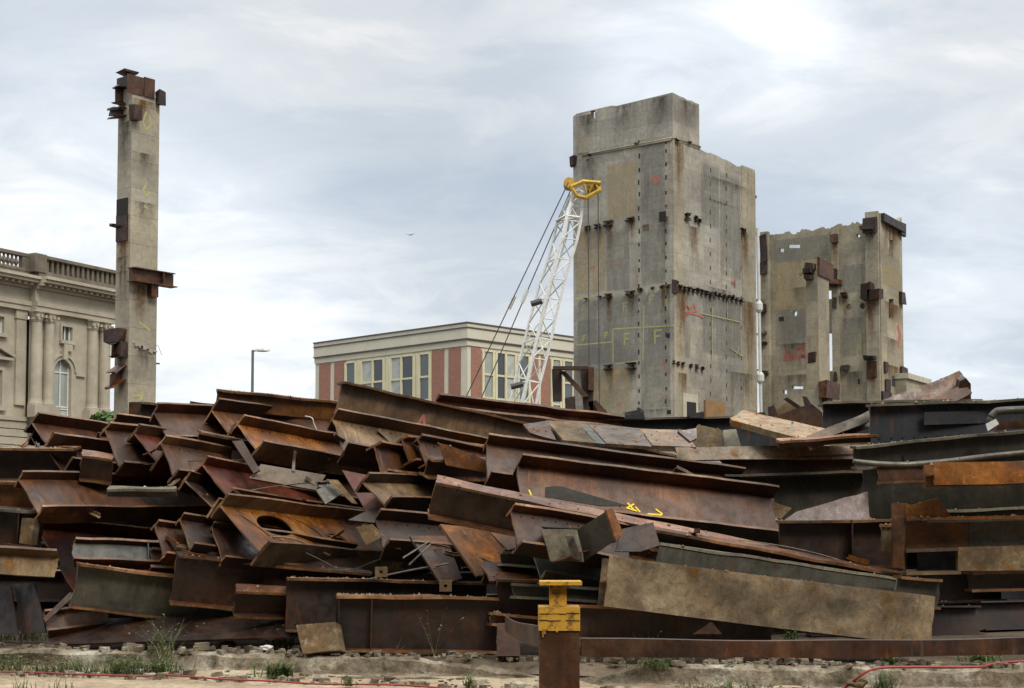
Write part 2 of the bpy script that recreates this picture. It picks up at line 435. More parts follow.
def ibeam(label, T, F, Y, a, L, W=.32, B=None, roll=0.0, H=None, mat='rust_brown', top=None, bot=None, fr=.5, bfr=None,
          tw=.022, tf=.034, stiff=(), holes=None, bend=.022, group=None, cat='steel beam', name='steel_beam', nobot=False, notop=False, marks=None, back=0.0, ragged=.02, end_plate=False, cover=None):
    """T web/top-flange joint at the near end (pixel), F another pixel on that joint line, a azimuth of the beam"""
    Tp, d, u, H = solve(T, F, Y, a, B, roll, H)
    NB[0] += 1; rnd = random.Random(NB[0]*13+5)
    root = empty(name, frame(Tp, u, d, Y), label, cat, group)
    ph = rnd.uniform(0, 20); amp = bend
    n = max(8, int(L*5))
    def w(v, fl=0):
        s = v.x/L if L else 0
        o = V(v)
        o.z += amp*.5*math.sin(s*3.1+ph)*s
        o.y += amp*math.sin(s*4.3+ph*1.7)*s
        k = fl*ragged
        if k: o.z += k*noise.noise(V((v.x*1.9, v.y*4, ph)))*abs(v.y)/max(W*.5, .05)
        o.y += .008*noise.noise(V((v.x*1.3, v.z*2.2+v.y*1.2, ph+3)))*(1 if not fl else .3)
        if fl: o.z += .005*noise.noise(V((v.x*3.1, v.y*3, ph+9)))*min(1, abs(v.y)/.08)
        e = 1 if abs(v.x+back) < 1e-6 else (-1 if abs(v.x-L) < 1e-6 else 0)
        if e:
            o.x += e*(.022*noise.noise(V((v.y*6, v.z*6, ph)))+.022*noise.noise(V((v.y*23, v.z*21, ph+5))))
            if fl: o.z += .008*noise.noise(V((v.y*9, ph, e)))*min(1, abs(v.y)/.06)
        return o
    y0, y1 = -W*fr, W*(1-fr)
    bfr = fr if bfr is None else bfr
    by0, by1 = -W*bfr, W*(1-bfr)
    x0 = -back
    if not notop:
        m = MB(); m.strip(x0, L, y0, y1, 0, tf, n, 5)
        worn_lit(auto(m.warp(lambda v: w(v, 1)).build('flange', top or mat, root)), 1)
    if not nobot:
        m = MB(); m.strip(x0, L, by0, by1, -H-tf, -H, n, 5)
        worn_lit(auto(m.warp(lambda v: w(v, 1)).build('flange', bot or mat, root)), 1)
    if holes:
        out = [(x0, -H)]+[(x0+(L-x0)*i/n, -H) for i in range(1, n+1)]+[(L, 0)]+[(x0+(L-x0)*i/n, 0) for i in range(n-1, -1, -1)]
        vv, ff = panel(out, holes, tw)
        m = MB(); m.add([V((p.x, p.z-tw/2, p.y)) for p in vv], ff)
    else:
        m = MB()
        m.strip(x0, L, -H+.0005, -.0005, -tw/2, tw/2, n, 5, True)
    wo = auto(m.warp(w).build('web', mat, root)); worn_lit(wo, 0)
    if H > .3 and L > 1 and (NB[0]*7) % 10 < 4:
        m = MB(); x = .12
        while x < L-.1:
            for z in (-.07, -H+.07):
                q = w(V((x, -tw/2, z))); m.add([q+V((math.cos(k)*.016, 0, math.sin(k)*.016)) for k in range(6)]+[q+V((math.cos(k)*.011, -.014, math.sin(k)*.011)) for k in range(6)], [(k, (k+1)%6, (k+1)%6+6, k+6) for k in range(6)]+[(6,7,8,9,10,11)])
            x += .16
        m.build('rivets', mat, root)
    for sx in stiff:
        sk = .0
        if isinstance(sx, tuple): sx, sk = sx
        m = MB(); e = .004
        hy = max(y0, by0)+.01
        m.add([(sx+sk, hy, -e), (sx+sk+.016, hy, -e), (sx+sk+.016, -tw/2-.002, -e), (sx+sk, -tw/2-.002, -e),
               (sx, hy, -H+e), (sx+.016, hy, -H+e), (sx+.016, -tw/2-.002, -H+e), (sx, -tw/2-.002, -H+e)],
              [(0,1,2,3),(4,5,6,7),(0,1,5,4),(1,2,6,5),(2,3,7,6),(3,0,4,7)])
        m.warp(w).build('stiffener', mat, root)
    if end_plate:
        m = MB(); m.box((-.03-back, y0, -H-tf), (-.005-back, y1, tf)); m.build('end_plate', mat, root)
    if marks:
        for mm in marks:        # strokes on the near side of the web: list of (x, z) polylines
            m = MB()
            for pl in mm[0]:
                pts = [w(V((x, -tw/2-.006, z))) for x, z in pl]
                stroke(m, pts, mm[1], V((0, -1, 0)))
            m.build('paint_mark', mm[2], root)
    return root
def stroke(m, pts, wd, nrm):
    for i in range(len(pts)-1):
        a, b = V(pts[i]), V(pts[i+1]); d = (b-a).normalized(); s = d.cross(nrm).normalized()*wd*.5
        k = nrm.normalized()*.004
        q = [a-s-d*wd*.2, b-s+d*wd*.2, b+s+d*wd*.2, a+s-d*wd*.2]
        k2 = k*(1+i*.2)
        m.add([x for x in q]+[x+k2 for x in q], [(0,1,2,3),(4,5,6,7),(0,1,5,4),(1,2,6,5),(2,3,7,6),(3,0,4,7)])

def slab(label, pts, th, mat, name='steel_plate', cat='steel plate', group=None, parent=None, rough=.0, holes=None):
    """flat thick plate from pixel corners with depths"""
    w = [P(*p[:2], p[2]) for p in pts]
    c = sum(w, V((0,0,0)))/len(w)
    nrm = V((0,0,0))
    for i in range(len(w)): nrm += (w[i]-c).cross(w[(i+1) % len(w)]-c)
    nrm.normalize()
    if nrm.dot(c-V((0,0,EYE))) < 0: nrm = -nrm
    e1 = (w[1]-w[0]); e1 -= nrm*e1.dot(nrm); e1.normalize(); e2 = nrm.cross(e1)
    poly = [((p-w[0]).dot(e1), (p-w[0]).dot(e2)) for p in w]
    if rough:
        out = []
        for i in range(len(poly)):
            a, b = V(poly[i]), V(poly[(i+1) % len(poly)]); L = (b-a).length; k = max(1, int(L/.18))
            for j in range(k):
                q = a+(b-a)*j/k
                if j: q += V((noise.noise(V((q.x*4, q.y*4, len(label or name)))), noise.noise(V((q.x*4, q.y*4, 7+len(label or name))))))*rough
                out.append((q.x, q.y))
        poly = out
    vv, ff = panel(poly, [], th)
    m = Matrix.Identity(4)
    for i in range(3): m[i][0] = e1[i]; m[i][1] = e2[i]; m[i][2] = nrm[i]; m[i][3] = w[0][i]
    o = mk(name, vv, ff, mat)
    o.matrix_world = m
    if parent is None: tag(o, label, cat, group)
    else:
        o.parent = parent; o.matrix_parent_inverse = parent.matrix_world.inverted()
    return o
SUN_E, SKY_SEED, SKY_K, EXPO, ZEN = 2.3, 3.0, 8.9, 0.0, 4.2
SKY_STOPS = [(.38, (.56, .645, .755)), (.48, (.675, .745, .825)), (.55, (.82, .87, .91)), (.61, (1.02, 1.02, 1.03))]
# ---------------------------------------------------------------- buildings
class Bld:
    """root at a corner; local x runs along the face seen to the right, local y along the face seen to the left (both away from the camera)"""
    def __init__(s, name, cpx, Y, dx, label, cat, ref=300):
        s.ref = ref; c = P(cpx, ref, Y); s.C = V((c.x, c.y, 0)); s.Y = c.y
        s.dx = V((dx, 1, 0)).normalized() if not isinstance(dx, V) else dx.normalized()
        s.dy = V((-s.dx.y, s.dx.x, 0))
        s.cpx = cpx
        m = Matrix.Identity(4)
        for i in range(3): m[i][0] = s.dx[i]; m[i][1] = s.dy[i]; m[i][3] = s.C[i]
        s.root = empty(name, m, label, cat)
    def tr(s, px, py, d, off=0.0, n=None):
        C = s.C + (n*off if n is not None else V((0,0,0)))
        r = ray(px, py)
        # C.x + d.x t = r.x*(C.y + d.y t)
        t = (r.x*C.y-C.x)/(d.x-r.x*d.y)
        y = C.y+d.y*t
        return t, EYE+r.z*y
    def R(s, px, py=None, off=0):
        if py is None: py = s.ref
        return s.tr(px, py, s.dx, off, -s.dy)
    def L(s, px, py=None, off=0):
        if py is None: py = s.ref
        return s.tr(px, py, s.dy, off, -s.dx)
    def z(s, py, px=None): return EYE+ray(px or s.cpx, py).z*s.Y
    def rb(s, m, s0, s1, z0, z1, out=.1, inn=0.0): m.box((s0, -out, z0), (s1, inn, z1))
    def lb(s, m, s0, s1, z0, z1, out=.1, inn=0.0): m.box((-out, s0, z0), (inn, s1, z1))

# ---- tower with the yellow F marks
def tower():
    b = Bld('concrete_tower', 673.5, 120, .80, 'tall grey concrete core tower with yellow F marks and tie holes', 'tower')
    zt = b.z(92.5); 
    sl = b.L(573.5)[0]; s1 = b.R(700.5)[0]; s2 = b.R(757)[0]
    z2 = b.R(701, 148)[1]
    m = MB()
    rnd = random.Random(3)
    # upper and lower volumes with chipped top edge
    def vol(x0, x1, y0, y1, z1, jag, tilt=0):
        n = max(3, int((x1-x0)/.6)); v = []; f = []
        for i in range(n+1):
            x = x0+(x1-x0)*i/n; zz = z1-tilt*(i/n)
            j0 = -abs(rnd.gauss(0, jag)); j1 = -abs(rnd.gauss(0, jag))
            v += [(x,y0,0),(x,y1,0),(x,y1,zz+j1),(x,y0,zz+j0)]
        for i in range(n):
            for k in range(4): a=i*4+k; c=i*4+(k+1)%4; f.append((a,c,c+4,a+4))
        f.append((0,1,2,3)); q=n*4; f.append((q,q+1,q+2,q+3))
        return v, f
    # hollow top slit window near the left edge of the left face
    h0 = b.L(590.5, 119); h1 = b.L(595, 110)
    out = [(0, 0), (sl, 0), (sl, zt-.25), (sl*.96, zt-.05), (sl*.6, zt), (sl*.55, zt-.12), (0, zt)]
    vv, ff = panel(out, [[(h0[0], h0[1]), (h1[0], h0[1]), (h1[0], h1[1]), (h0[0], h1[1])]], .5)
    m.add([V((p.z, p.x, p.y)) for p in vv], ff)                       # left wall
    m.build('wall', 'concrete', b.root)
    m = MB(); v, f = vol(.501, s1, 0, .5, zt, .05); m.add(v, f)
    m.box((s1-.5, .501, 0), (s1, 1.2, zt-.2)); 
    m.build('wall', 'concrete', b.root)
    m = MB(); v, f = vol(s1+.002, s2, .06, 6.0, z2, .09, .3); m.add(v, f); m.build('wall', 'concrete', b.root)
    m = MB(); m.box((s1-.5, 1.201, 0), (s1-.05, sl*.8, zt-5)); m.build('wall', 'concrete', b.root)
    # ledge ridges
    m = MB()
    za = b.L(625, 147)[1]
    m.box((-.10, .0, za-.12), (-.002, sl*.9, za+.05)); m.box((-.1, -.09, za-.12), (s1, -.002, za+.05))
    m.build('ledge', 'concrete_warm', b.root)
    # lighter edge strip right of the corner and at the far right
    m = MB(); m.box((.05, -.025, 0), (b.R(685)[0], -.003, b.z(136))); m.build('pale_strip', 'concrete_warm', b.root)
    m = MB(); m.box((b.R(743)[0], .03, 0), (s2-.1, .057, b.R(750, 168)[1])); m.build('pale_strip', 'concrete_warm', b.root)
    # tie holes on both faces
    m = MB()
    for px, ys in ((639, range(142, 410, 13)), (666, range(140, 410, 13))):
        for y in ys:
            t, z = b.L(px+rnd.uniform(-.4, .4), y+rnd.uniform(-2, 2)); h = rnd.uniform(.22, .42); m.box((-.012, t-.07, z-h/2), (-.002, t+.07, z+h/2))
    for px, ys in ((711, range(170, 410, 14)), (727, range(175, 410, 14)), (742, range(178, 400, 30))):
        for y in ys:
            t, z = b.R(px+rnd.uniform(-.4, .4), y); m.box((t-.06, .045, z-.18), (t+.06, .058, z+.18))
    m.build('tie_hole', 'hole_dark', b.root)['kind'] = 'stuff'
    # beam pockets with rusty stubs in rows (pixel, size)
    def stub(px, py, w=.5, h=.35, o=.35, left=True, mat='rust_dark'):
        t, z = (b.L if left else b.R)(px, py); m = MB()
        if left: m.box((-o, t-w/2, z-h/2), (-.004, t+w/2, z-h*.28)); m.box((-o, t-w*.12, z-h*.28+.002), (-.004, t+w*.12, z+h*.28)); m.box((-o, t-w/2, z+h*.28+.002), (-.004, t+w/2, z+h/2))
        else: m.box((t-w/2, -o, z-h/2), (t+w/2, -.004, z-h*.28)); m.box((t-w*.12, -o, z-h*.28+.002), (t+w*.12, -.004, z+h*.28)); m.box((t-w/2, -o, z+h*.28+.002), (t+w/2, -.004, z+h/2))
        m.build('beam_stub', mat, b.root)
    for px, py, w in ((588, 228, .6), (598, 226.5, .7), (609, 224, 1.1), (631, 220, .9), (609, 296, .9), (601, 297, .35), (631, 293, 1.0), (641, 290, .4), (653, 288, .4), (662, 287, .4), (609, 367.5, 1.0), (632, 366, 1.1), (668, 286, .5), (590, 155, .35), (637, 144, .3), (587, 299, .2)):
        stub(px, py, w*.8, w*.42, .3)
    for px, py, w in ((686, 217, .9), (695, 219, .6), (699, 221, .6), (743, 231, .8), (676, 141, .5), (688, 143, .3)): stub(px, py, w*.75, w*.6, .25, False)
    for i in range(16):
        px = 675+i*4.4; stub(px, 287+i*.85+rnd.uniform(-.7, .7), .42, .34, .22, False)
    for px in (673, 677, 682, 690, 696, 702): stub(px, 362.5+(px-673)*.2, .35, .25, .2, False)
    # dark window like pockets
    m = MB()
    for px0, px1, y0, y1 in ((659, 666, 212, 221), (667, 670, 333.5, 338), (667, 671, 410, 414)):
        a = b.L(px1, y1); c = b.L(px0, y0); m.box((-.014, a[0], a[1]), (-.003, c[0], c[1]))
    m.build('opening', 'hole_dark', b.root)
    m = MB(); a = b.L(589, 152); c = b.L(578, 140); m.box((-.05, a[0], a[1]), (-.003, c[0], c[1])); m.build('patch', 'concrete_warm', b.root)
    for px0, px1, y0, y1 in ((643, 649, 225, 230),):
        m = MB(); a = b.L(px1, y1); c = b.L(px0, y0); m.box((-.02, a[0], a[1]), (-.003, c[0], c[1])); m.build('patch', 'rust_tan', b.root)
    # side brackets along the right edge
    for y in (299, 333, 369, 196, 232):
        t, z = b.R(757, y); m = MB(); m.box((s2+.001, .3, z-.12), (s2+.7, .7, z+.12)); m.build('bracket', 'rust_dark', b.root)
    m = MB(); t, z = b.L(573.5, 162); m.box((-.5, sl-.35, z-.4), (-.003, sl+.1, z+.4)); m.build('bracket', 'rust_dark', b.root)
    # corner rust blocks
    m = MB(); t, z = b.L(670.5, 287); m.box((-.25, -.25, z-.5), (.45, -.003, z+.5)); m.build('corner_bracket', 'rust_dark', b.root)
    # doorway with pale surround + plywood sheet
    d0 = b.R(682, 399); d1 = b.R(697, 425)
    m = MB(); m.box((d0[0], -.12, 0), (d1[0], -.03, d0[1]+.5)); m.build('door_surround', 'trim_beige', b.root)
    m = MB(); e0 = b.R(685.5, 404); e1 = b.R(695, 425); m.box((e0[0], -.135, 0), (e1[0], -.122, e0[1]+.2)); m.build('doorway', 'hole_dark', b.root)
    p0 = b.R(704.5, 400); p1 = b.R(724, 416)
    m = MB(); m.box((p0[0], -.1, p1[1]-.3), (p1[0], .04, p0[1])); m.build('plywood_sheet', 'plywood', b.root)
    rnd2 = random.Random(21)
    def Ld(x0, y0, x1, y1, mt, nm='rust_stain', o=.008):
        a = b.L(x0, y0); c = b.L(x1, y1); t0, t1 = a[0], c[0]; z1, z0 = a[1], c[1]
        decal(b.root, nm, mt, [V((-o, t0, z0)), V((-o, t1, z0)), V((-o, t1, z1)), V((-o, t0, z1))])
    def Rd(x0, y0, x1, y1, mt, nm='rust_stain', o=.03, zz=None):
        a = b.R(x0, y0); c = b.R(x1, y1)
        decal(b.root, nm, mt, [V((a[0], -o, c[1])), V((c[0], -o, c[1])), V((c[0], -o, a[1])), V((a[0], -o, a[1]))])
    k = 0
    for x0, y0, x1, y1, mt in ((640, 140, 666, 285, 'panel_tint'), (606, 165, 638, 218, 'warm_tint'), (640, 292, 671, 410, 'panel_tint'), (575, 230, 606, 292, 'warm_tint'), (577, 300, 640, 362, 'panel_tint'), (585, 370, 632, 415, 'warm_tint'), (606, 232, 630, 290, 'panel_tint')):
        k += 1; Ld(x0, y0, x1, y1, mt, 'wall_patch', .004+.0003*k)
    for x0, y0, x1, y1, mt in ((581, 160, 600, 215, 'soot_stain'), (606, 225, 613, 262, 'rust_stain'), (625, 220, 636, 250, 'rust_stain'), (606, 296, 613, 330, 'rust_stain'), (627, 292, 635, 322, 'rust_stain'), (584, 228, 592, 258, 'soot_stain'), (596, 226, 603, 252, 'soot_stain'), (660, 285, 671, 345, 'rust_stain'), (657, 218, 671, 262, 'soot_stain'), (605, 368, 614, 400, 'rust_stain'), (628, 366, 637, 396, 'soot_stain'), (575, 370, 600, 415, 'soot_stain'), (612, 107, 640, 142, 'soot_stain'), (650, 99, 670, 132, 'soot_stain'), (576, 117, 600, 150, 'soot_stain'), (640, 410, 672, 418, 'soot_stain')):
        k += 1; Ld(x0, y0, x1, y1, mt, 'wall_stain', .008+.0003*k)
    for x0, y0, x1, y1, mt, o in ((675, 285, 690, 372, 'rust_stain', .03), (674, 140, 684, 210, 'rust_stain', .03), (688, 225, 700, 282, 'rust_stain', .004), (701, 160, 720, 230, 'panel_tint', -.055), (720, 170, 742, 282, 'panel_tint', -.054), (702, 292, 742, 360, 'panel_tint', -.053), (740, 232, 750, 290, 'rust_stain', -.025), (742, 300, 757, 410, 'rust_stain', -.024), (676, 372, 690, 398, 'rust_stain', .031), (705, 285, 735, 312, 'soot_stain', -.048), (702, 172, 755, 200, 'soot_stain', -.02), (725, 370, 757, 415, 'soot_stain', -.022), (677, 97, 700, 138, 'soot_stain', .006), (703, 196, 741, 212, 'soot_stain', -.047)):
        k += 1; Rd(x0, y0, x1, y1, mt, 'wall_stain', o+.0002*k)
    # writing and marks: everything lies on the faces
    def LS(polys, wd, mat, name='spray_mark'):
        m = MB()
        for pl in polys:
            pts = []
            for px, py in pl:
                t, z = b.L(px, py); pts.append(V((-.006, t, z)))
            stroke(m, pts, wd, V((-1, 0, 0)))
        m.build(name, mat, b.root)
    def RS(polys, wd, mat, name='spray_mark', o=.03):
        m = MB()
        for pl in polys:
            pts = []
            for px, py in pl:
                t, z = b.R(px, py); pts.append(V((t, -o, z)))
            stroke(m, pts, wd, V((0, -1, 0)))
        m.build(name, mat, b.root)
    def F(px, py, h, left=True):
        w = h*.55
        (LS if left else RS)([[(px, py+h), (px-.2, py)], [(px, py), (px+w, py-.6)], [(px, py+h*.45), (px+w*.7, py+h*.42)]], .12, 'spray_yellow', 'letter_f')
    F(594+54/8.6-4, 296+6, 7) if 0 else None
    F(623.5, 303, 8); F(649.5, 296, 8); F(665, 300, 6); F(624.5, 334, 11); F(655, 330.5, 13); F(605, 333, 5); F(583, 336, 5); F(582, 306, 5)
    LS([[(576.5, 299), (599, 295.5)]], .16, 'spray_yellow')
    LS([[(613, 329), (674, 325.5)], [(644, 306), (643, 360)], [(613, 330), (613, 362)], [(616, 364), (639, 361)], [(576, 345), (612, 342)]], .10, 'spray_yellow')
    # red number 131 in a ring
    LS([[(652.2, 176.5), (652.2, 183)], [(654, 176.6), (656.5, 176.3), (655, 179), (656.8, 181), (654, 183.3)], [(658.6, 175.8), (658.6, 183)]], .14, 'spray_red', 'number')
    LS([[(665.5, 357), (664.5, 366), (667, 372)], [(667, 395), (665, 402)], [(617, 406), (620, 403), (622, 407)], [(590, 269), (594, 266), (593, 272)], [(615, 265), (620, 264)]], .12, 'spray_red')
    RS([[(681, 311), (686, 306), (689, 309), (694, 304), (695, 309)], [(680, 318), (690, 313), (703, 317)], [(684, 313), (697, 311)]], .16, 'spray_red')
    RS([[(712, 308), (712, 360)], [(700, 313), (740, 322)], [(727, 300), (727, 318)], [(690, 330), (690, 350)], [(730, 348), (742, 356)], [(735, 356), (739, 346)]], .07, 'spray_yellow')
    RS([[(732, 283), (735, 280), (735, 286)]], .2, 'spray_red')
    # rebar cage remains low on the left face
    m = MB()
    for pts in (((626, 418), (645, 412)), ((627, 414), (644, 411)), ((641, 408), (645, 416))):
        q = [b.L(*p) for p in pts]; m.tube([(-.4, q[0][0], q[0][1]), (-.4, q[1][0], q[1][1])], .12, 6)
    m.build('bracket', 'rust_dark', b.root)
    return b
TOWER = tower()

# ---- ruined stair core
def ruin():
    b = Bld('ruined_core', 880, 135, .62, 'broken pale concrete core wall with slit openings and rusty ledges', 'ruin')
    def Lp(px, py): t, z = b.L(px, py); return (t, z)
    top = [(880,213),(874,213.5),(866,215),(864,222),(852,222),(846,225),(838,224),(828,228),(822,227),(812,231),(805,229),(797,232),(786,232),(780,234),(772,234),(768,236),(761,238)]
    pts = [(880, 213)]
    outline = [Lp(880, 500)] + [Lp(*p) for p in top] + [Lp(761, 500)]
    outline[0] = (0.0, 0.0); outline[-1] = (outline[-2][0], 0.0)
    # ragged
    o2 = []
    rnd = random.Random(5)
    for i in range(1, len(outline)-2):
        a, c = outline[i], outline[i+1]; o2.append(a)
        for k in sorted(rnd.uniform(.1, .9) for _ in range(rnd.randint(1, 4))): o2.append((a[0]+(c[0]-a[0])*k, a[1]+(c[1]-a[1])*k+rnd.uniform(-.22, .10)))
    outline = [outline[0]]+o2+[outline[-2], outline[-1]]
    def rc(x0, y0, x1, y1):
        return [Lp(x0, y1), Lp(x1, y1), Lp(x1, y0), Lp(x0, y0)]
    def circ(x, y, r):
        c = Lp(x, y); rr = abs(Lp(x+r, y)[0]-c[0])*1.05
        return [(c[0]+rr*.95*math.cos(k*math.pi/5), c[1]+rr*1.2*math.sin(k*math.pi/5)) for k in range(10)]
    holes = [rc(779, 248, 784, 252), rc(787.5, 244, 800, 248), rc(856.5, 234, 860, 237), rc(827.5, 333, 833, 371),
             rc(827, 290, 832, 299), [Lp(820, 265), Lp(831, 264), Lp(831, 271), Lp(828, 270)],
             circ(795, 313.5, 2.2), circ(849, 307, 2.6), circ(862.5, 306, 2.6), rc(792, 386, 803, 389), rc(783, 390, 787, 394)]
    vv, ff = panel(outline, holes, .45)
    m = MB(); m.add([V((p.z, p.x, p.y)) for p in vv], ff)
    m.build('wall', 'concrete_warm', b.root)
    # side wall with window openings
    sr = b.R(903)[0]; zt = b.z(213)
    def Rp(px, py): t, z = b.R(px, py); return (t, z)
    out = [(.46, 0), (sr, 0), (sr, b.R(902, 217)[1]), (sr*.7, zt-.5), (.46, zt-.2)]
    def rr(x0, y0, x1, y1): return [Rp(x0, y1), Rp(x1, y1), Rp(x1, y0), Rp(x0, y0)]
    vv, ff = panel(out, [rr(889, 240, 893.5, 257), rr(889, 299, 894, 318)], .4)
    m = MB(); m.add([V((p.x, p.z+.02, p.y)) for p in vv], ff); m.build('wall', 'concrete_warm', b.root)
    m = MB(); m.box((sr-.4, .45, 0), (sr, 5.5, zt-2)); m.build('wall', 'concrete_warm', b.root)
    m = MB(); m.box((.8, 2.5, 0), (sr-.5, 2.8, zt-3)); m.build('inner_wall', 'concrete', b.root)
    # edge fin on the far left, dark
    a = Lp(770, 240); c = Lp(762, 233)
    m = MB(); m.box((-.5, a[0], 0), (-.003, c[0], c[1])); m.build('buttress', 'concrete_warm', b.root)
    m = MB()
    for y0, y1, o in ((236, 263, .62), (264, 275, .58)):
        p = Lp(769, y1); q = Lp(762, y0); m.box((-o, p[0], p[1]), (-.503, q[0], q[1]))
    m.build('steel_facing', 'rust_dark', b.root)
    # pilaster near the middle and by the corner
    for x0, x1, y0 in ((832, 840, 228), (866, 880, 213)):
        p = Lp(x1, 300); q = Lp(x0, y0); m = MB(); m.box((-.35, max(p[0], 0.0), 0), (-.003, q[0], q[1])); m.build('pilaster', 'concrete_warm', b.root)
    # grey upper band
    p = Lp(830, 248); q = Lp(772, 236)
    # ledges and rusty stubs: (px0, py0, px1, py1, out, material)
    for x0, y0, x1, y1, o, mt, nm in ((866, 219, 878, 233, .8, 'rust_dark', 'beam_stub'), (864, 228, 877, 231, 1.3, 'rust_dark', 'ledge'),
        (864, 286, 871, 300, 1.1, 'rust_dark', 'beam_stub'), (871, 284, 875, 292, 1.3, 'rust_dark', 'beam_stub'), (873, 291, 884, 300, 1.2, 'rust_dark', 'beam_stub'),
        (831, 271, 839, 288, .9, 'rust_dark', 'beam_stub'), (829, 282, 842, 285, 1.2, 'rust_brown', 'ledge'), (832, 236, 839, 243, .7, 'rust_brown', 'beam_stub'),
        (867, 357, 877, 360, 1.1, 'hole_dark', 'ledge'), (868, 362, 878, 378, .5, 'rust_brown', 'beam_stub'), (762, 305, 769, 313, .8, 'rust_dark', 'beam_stub'), (762, 332, 769, 334, .9, 'rust_dark', 'ledge'), (762, 342, 770, 345, .9, 'rust_dark', 'ledge'), (762, 372, 770, 376, .9, 'rust_dark', 'ledge'),
        (842, 293, 848, 297, .5, 'rust_dark', 'beam_stub'), (842, 366, 850, 370, .4, 'rust_dark', 'beam_stub'), (835, 372, 839, 382, .5, 'rust_dark', 'beam_stub'), (834, 298, 838, 308, .5, 'rust_dark', 'beam_stub'), (779, 317, 784, 321, .03, 'hole_dark', 'opening'), (858, 379, 860, 384, .03, 'hole_dark', 'opening')):
        p = Lp(x1, y1); q = Lp(x0, y0); m = MB(); m.box((-o, p[0], p[1]), (-.353 if 832 <= x0 and o > .4 and (x0 < 840 or x0 > 865) else -.004, q[0], q[1])); m.build(nm, mt, b.root)
    m = MB(); m.box((.2, -.45, b.z(221)), (sr-.3, -.0, b.z(213))); m.build('roof_girder', 'rust_dark', b.root)
    for x0, y0, x1, y1, o in ((898, 225, 903, 234, .3), (899, 293, 903, 303, .3), (900, 368, 905, 376, .3), (884, 363, 887, 372, .1), (885, 380, 889, 398, .1), (881, 393, 889, 402, .2)):
        p = Rp(x0, y1); q = Rp(x1, y0); m = MB(); m.box((p[0], -o, p[1]), (q[0], .015, q[1])); m.build('beam_stub', 'rust_dark', b.root)
    m = MB(); p = Rp(892, 386); q = Rp(897, 377); m.box((p[0], .0, p[1]), (q[0], .018, q[1])); m.build('opening', 'glass_dark', b.root)
    # thin horizontal cracks as ridges
    for py, mt in ((262, 'concrete_pillar'), (308, 'concrete')):
        p = Lp(829, py-4); q = Lp(773, py+4)
    def LS(polys, wd, mat):
        m = MB()
        for pl in polys:
            stroke(m, [V((-.008, *b.L(px, py))) for px, py in pl], wd, V((-1, 0, 0)))
        m.build('spray_mark', mat, b.root)
    LS([[(785, 357), (789, 352), (790, 358), (796, 354)], [(784, 360), (794, 358), (806, 356)], [(797, 350), (803, 345), (803, 357)]], .35, 'spray_red')
    LS([[(858, 330), (861, 338), (859, 345), (862, 350)], [(856, 352), (862, 348)]], .3, 'spray_yellow')
    LS([[(800, 275), (806, 272), (809, 282)]], .3, 'leaf_dry')
    m = MB(); stroke(m, [V((t, -.006+.02, z)) for t, z in [b.R(898, 326), b.R(900, 335), b.R(898.5, 346)]], .7, V((0, -1, 0))); m.build('spray_mark', 'spray_red', b.root)
    k = 0
    for x0, y0, x1, y1, mt, o in ((771, 262, 829, 308, 'warm_tint', .01), (773, 240, 829, 258, 'panel_tint', .011), (775, 310, 806, 345, 'panel_tint', .012), (842, 265, 864, 292, 'panel_tint', .013), (842, 318, 864, 356, 'panel_tint', .014), (771, 345, 830, 372, 'soot_stain', .016), (866, 233, 878, 284, 'soot_stain', .36), (866, 300, 878, 356, 'rust_stain', .361), (762, 265, 770, 300, 'rust_stain', .51), (762, 300, 770, 410, 'soot_stain', .511), (832, 243, 840, 275, 'rust_stain', .362), (841, 296, 850, 330, 'rust_stain', .018), (867, 372, 880, 402, 'rust_stain', .363), (842, 372, 866, 400, 'soot_stain', .019), (773, 376, 820, 398, 'soot_stain', .02), (790, 288, 808, 306, 'soot_stain', .021)):
        a = b.L(x0, y0); c = b.L(x1, y1); decal(b.root, 'wall_stain', mt, [V((-o, a[0], c[1])), V((-o, c[0], c[1])), V((-o, c[0], a[1])), V((-o, a[0], a[1]))])
    for x0, y0, x1, y1, mt in ((882, 222, 901, 262, 'rust_stain'), (884, 300, 902, 330, 'rust_stain'), (881, 362, 903, 400, 'rust_stain'), (882, 262, 902, 292, 'warm_tint'), (882, 335, 902, 362, 'soot_stain')):
        k += 1; a = b.R(x0, y0); c = b.R(x1, y1); decal(b.root, 'wall_stain', mt, [V((a[0], .012-.0005*k, c[1])), V((c[0], .012-.0005*k, c[1])), V((c[0], .012-.0005*k, a[1])), V((a[0], .012-.0005*k, a[1]))])
    # low block on the ground to the right
    k = Bld('concrete_annex', 905, 138, .62, 'low pale concrete block beside the ruined core, behind the rusty channels', 'building')
    e = k.R(927)[0]; zz = k.z(373)
    m = MB(); m.box((0, 0, 0), (e, 6, zz-.5)); m.build('wall', 'concrete_warm', k.root)
    m = MB(); m.box((-.1, -.25, zz-.498), (e+.25, 6.2, zz)); m.build('roof', 'trim_beige', k.root)
    m = MB(); m.box((-.1, -.22, zz-3.4), (e*.35, -.003, zz-2.0)); m.build('yellow_bracket', 'crane_yellow', k.root)
    # slim pillar in front of the wall
    c = Bld('slim_pillar', 818, 126, .62, 'slim concrete pillar standing before the broken core wall', 'pillar')
    z0 = c.z(268)
    w = c.R(829)[0]; d = c.L(806)[0]
    m = MB(); m.box((0, 0, 0), (w, d, z0)); m.build('shaft', 'concrete_warm', c.root)
    for (x0, y0, x1, y1, o) in ((817.5, 264, 832, 275, .15), (818, 384, 831, 397, .8), (822, 397, 827, 404, .5)):
        p = c.R(x0, y1); q = c.R(x1, y0); m = MB(); m.box((p[0], -o, p[1]), (q[0], -.003, q[1])); m.build('beam_stub', 'rust_brown', c.root)
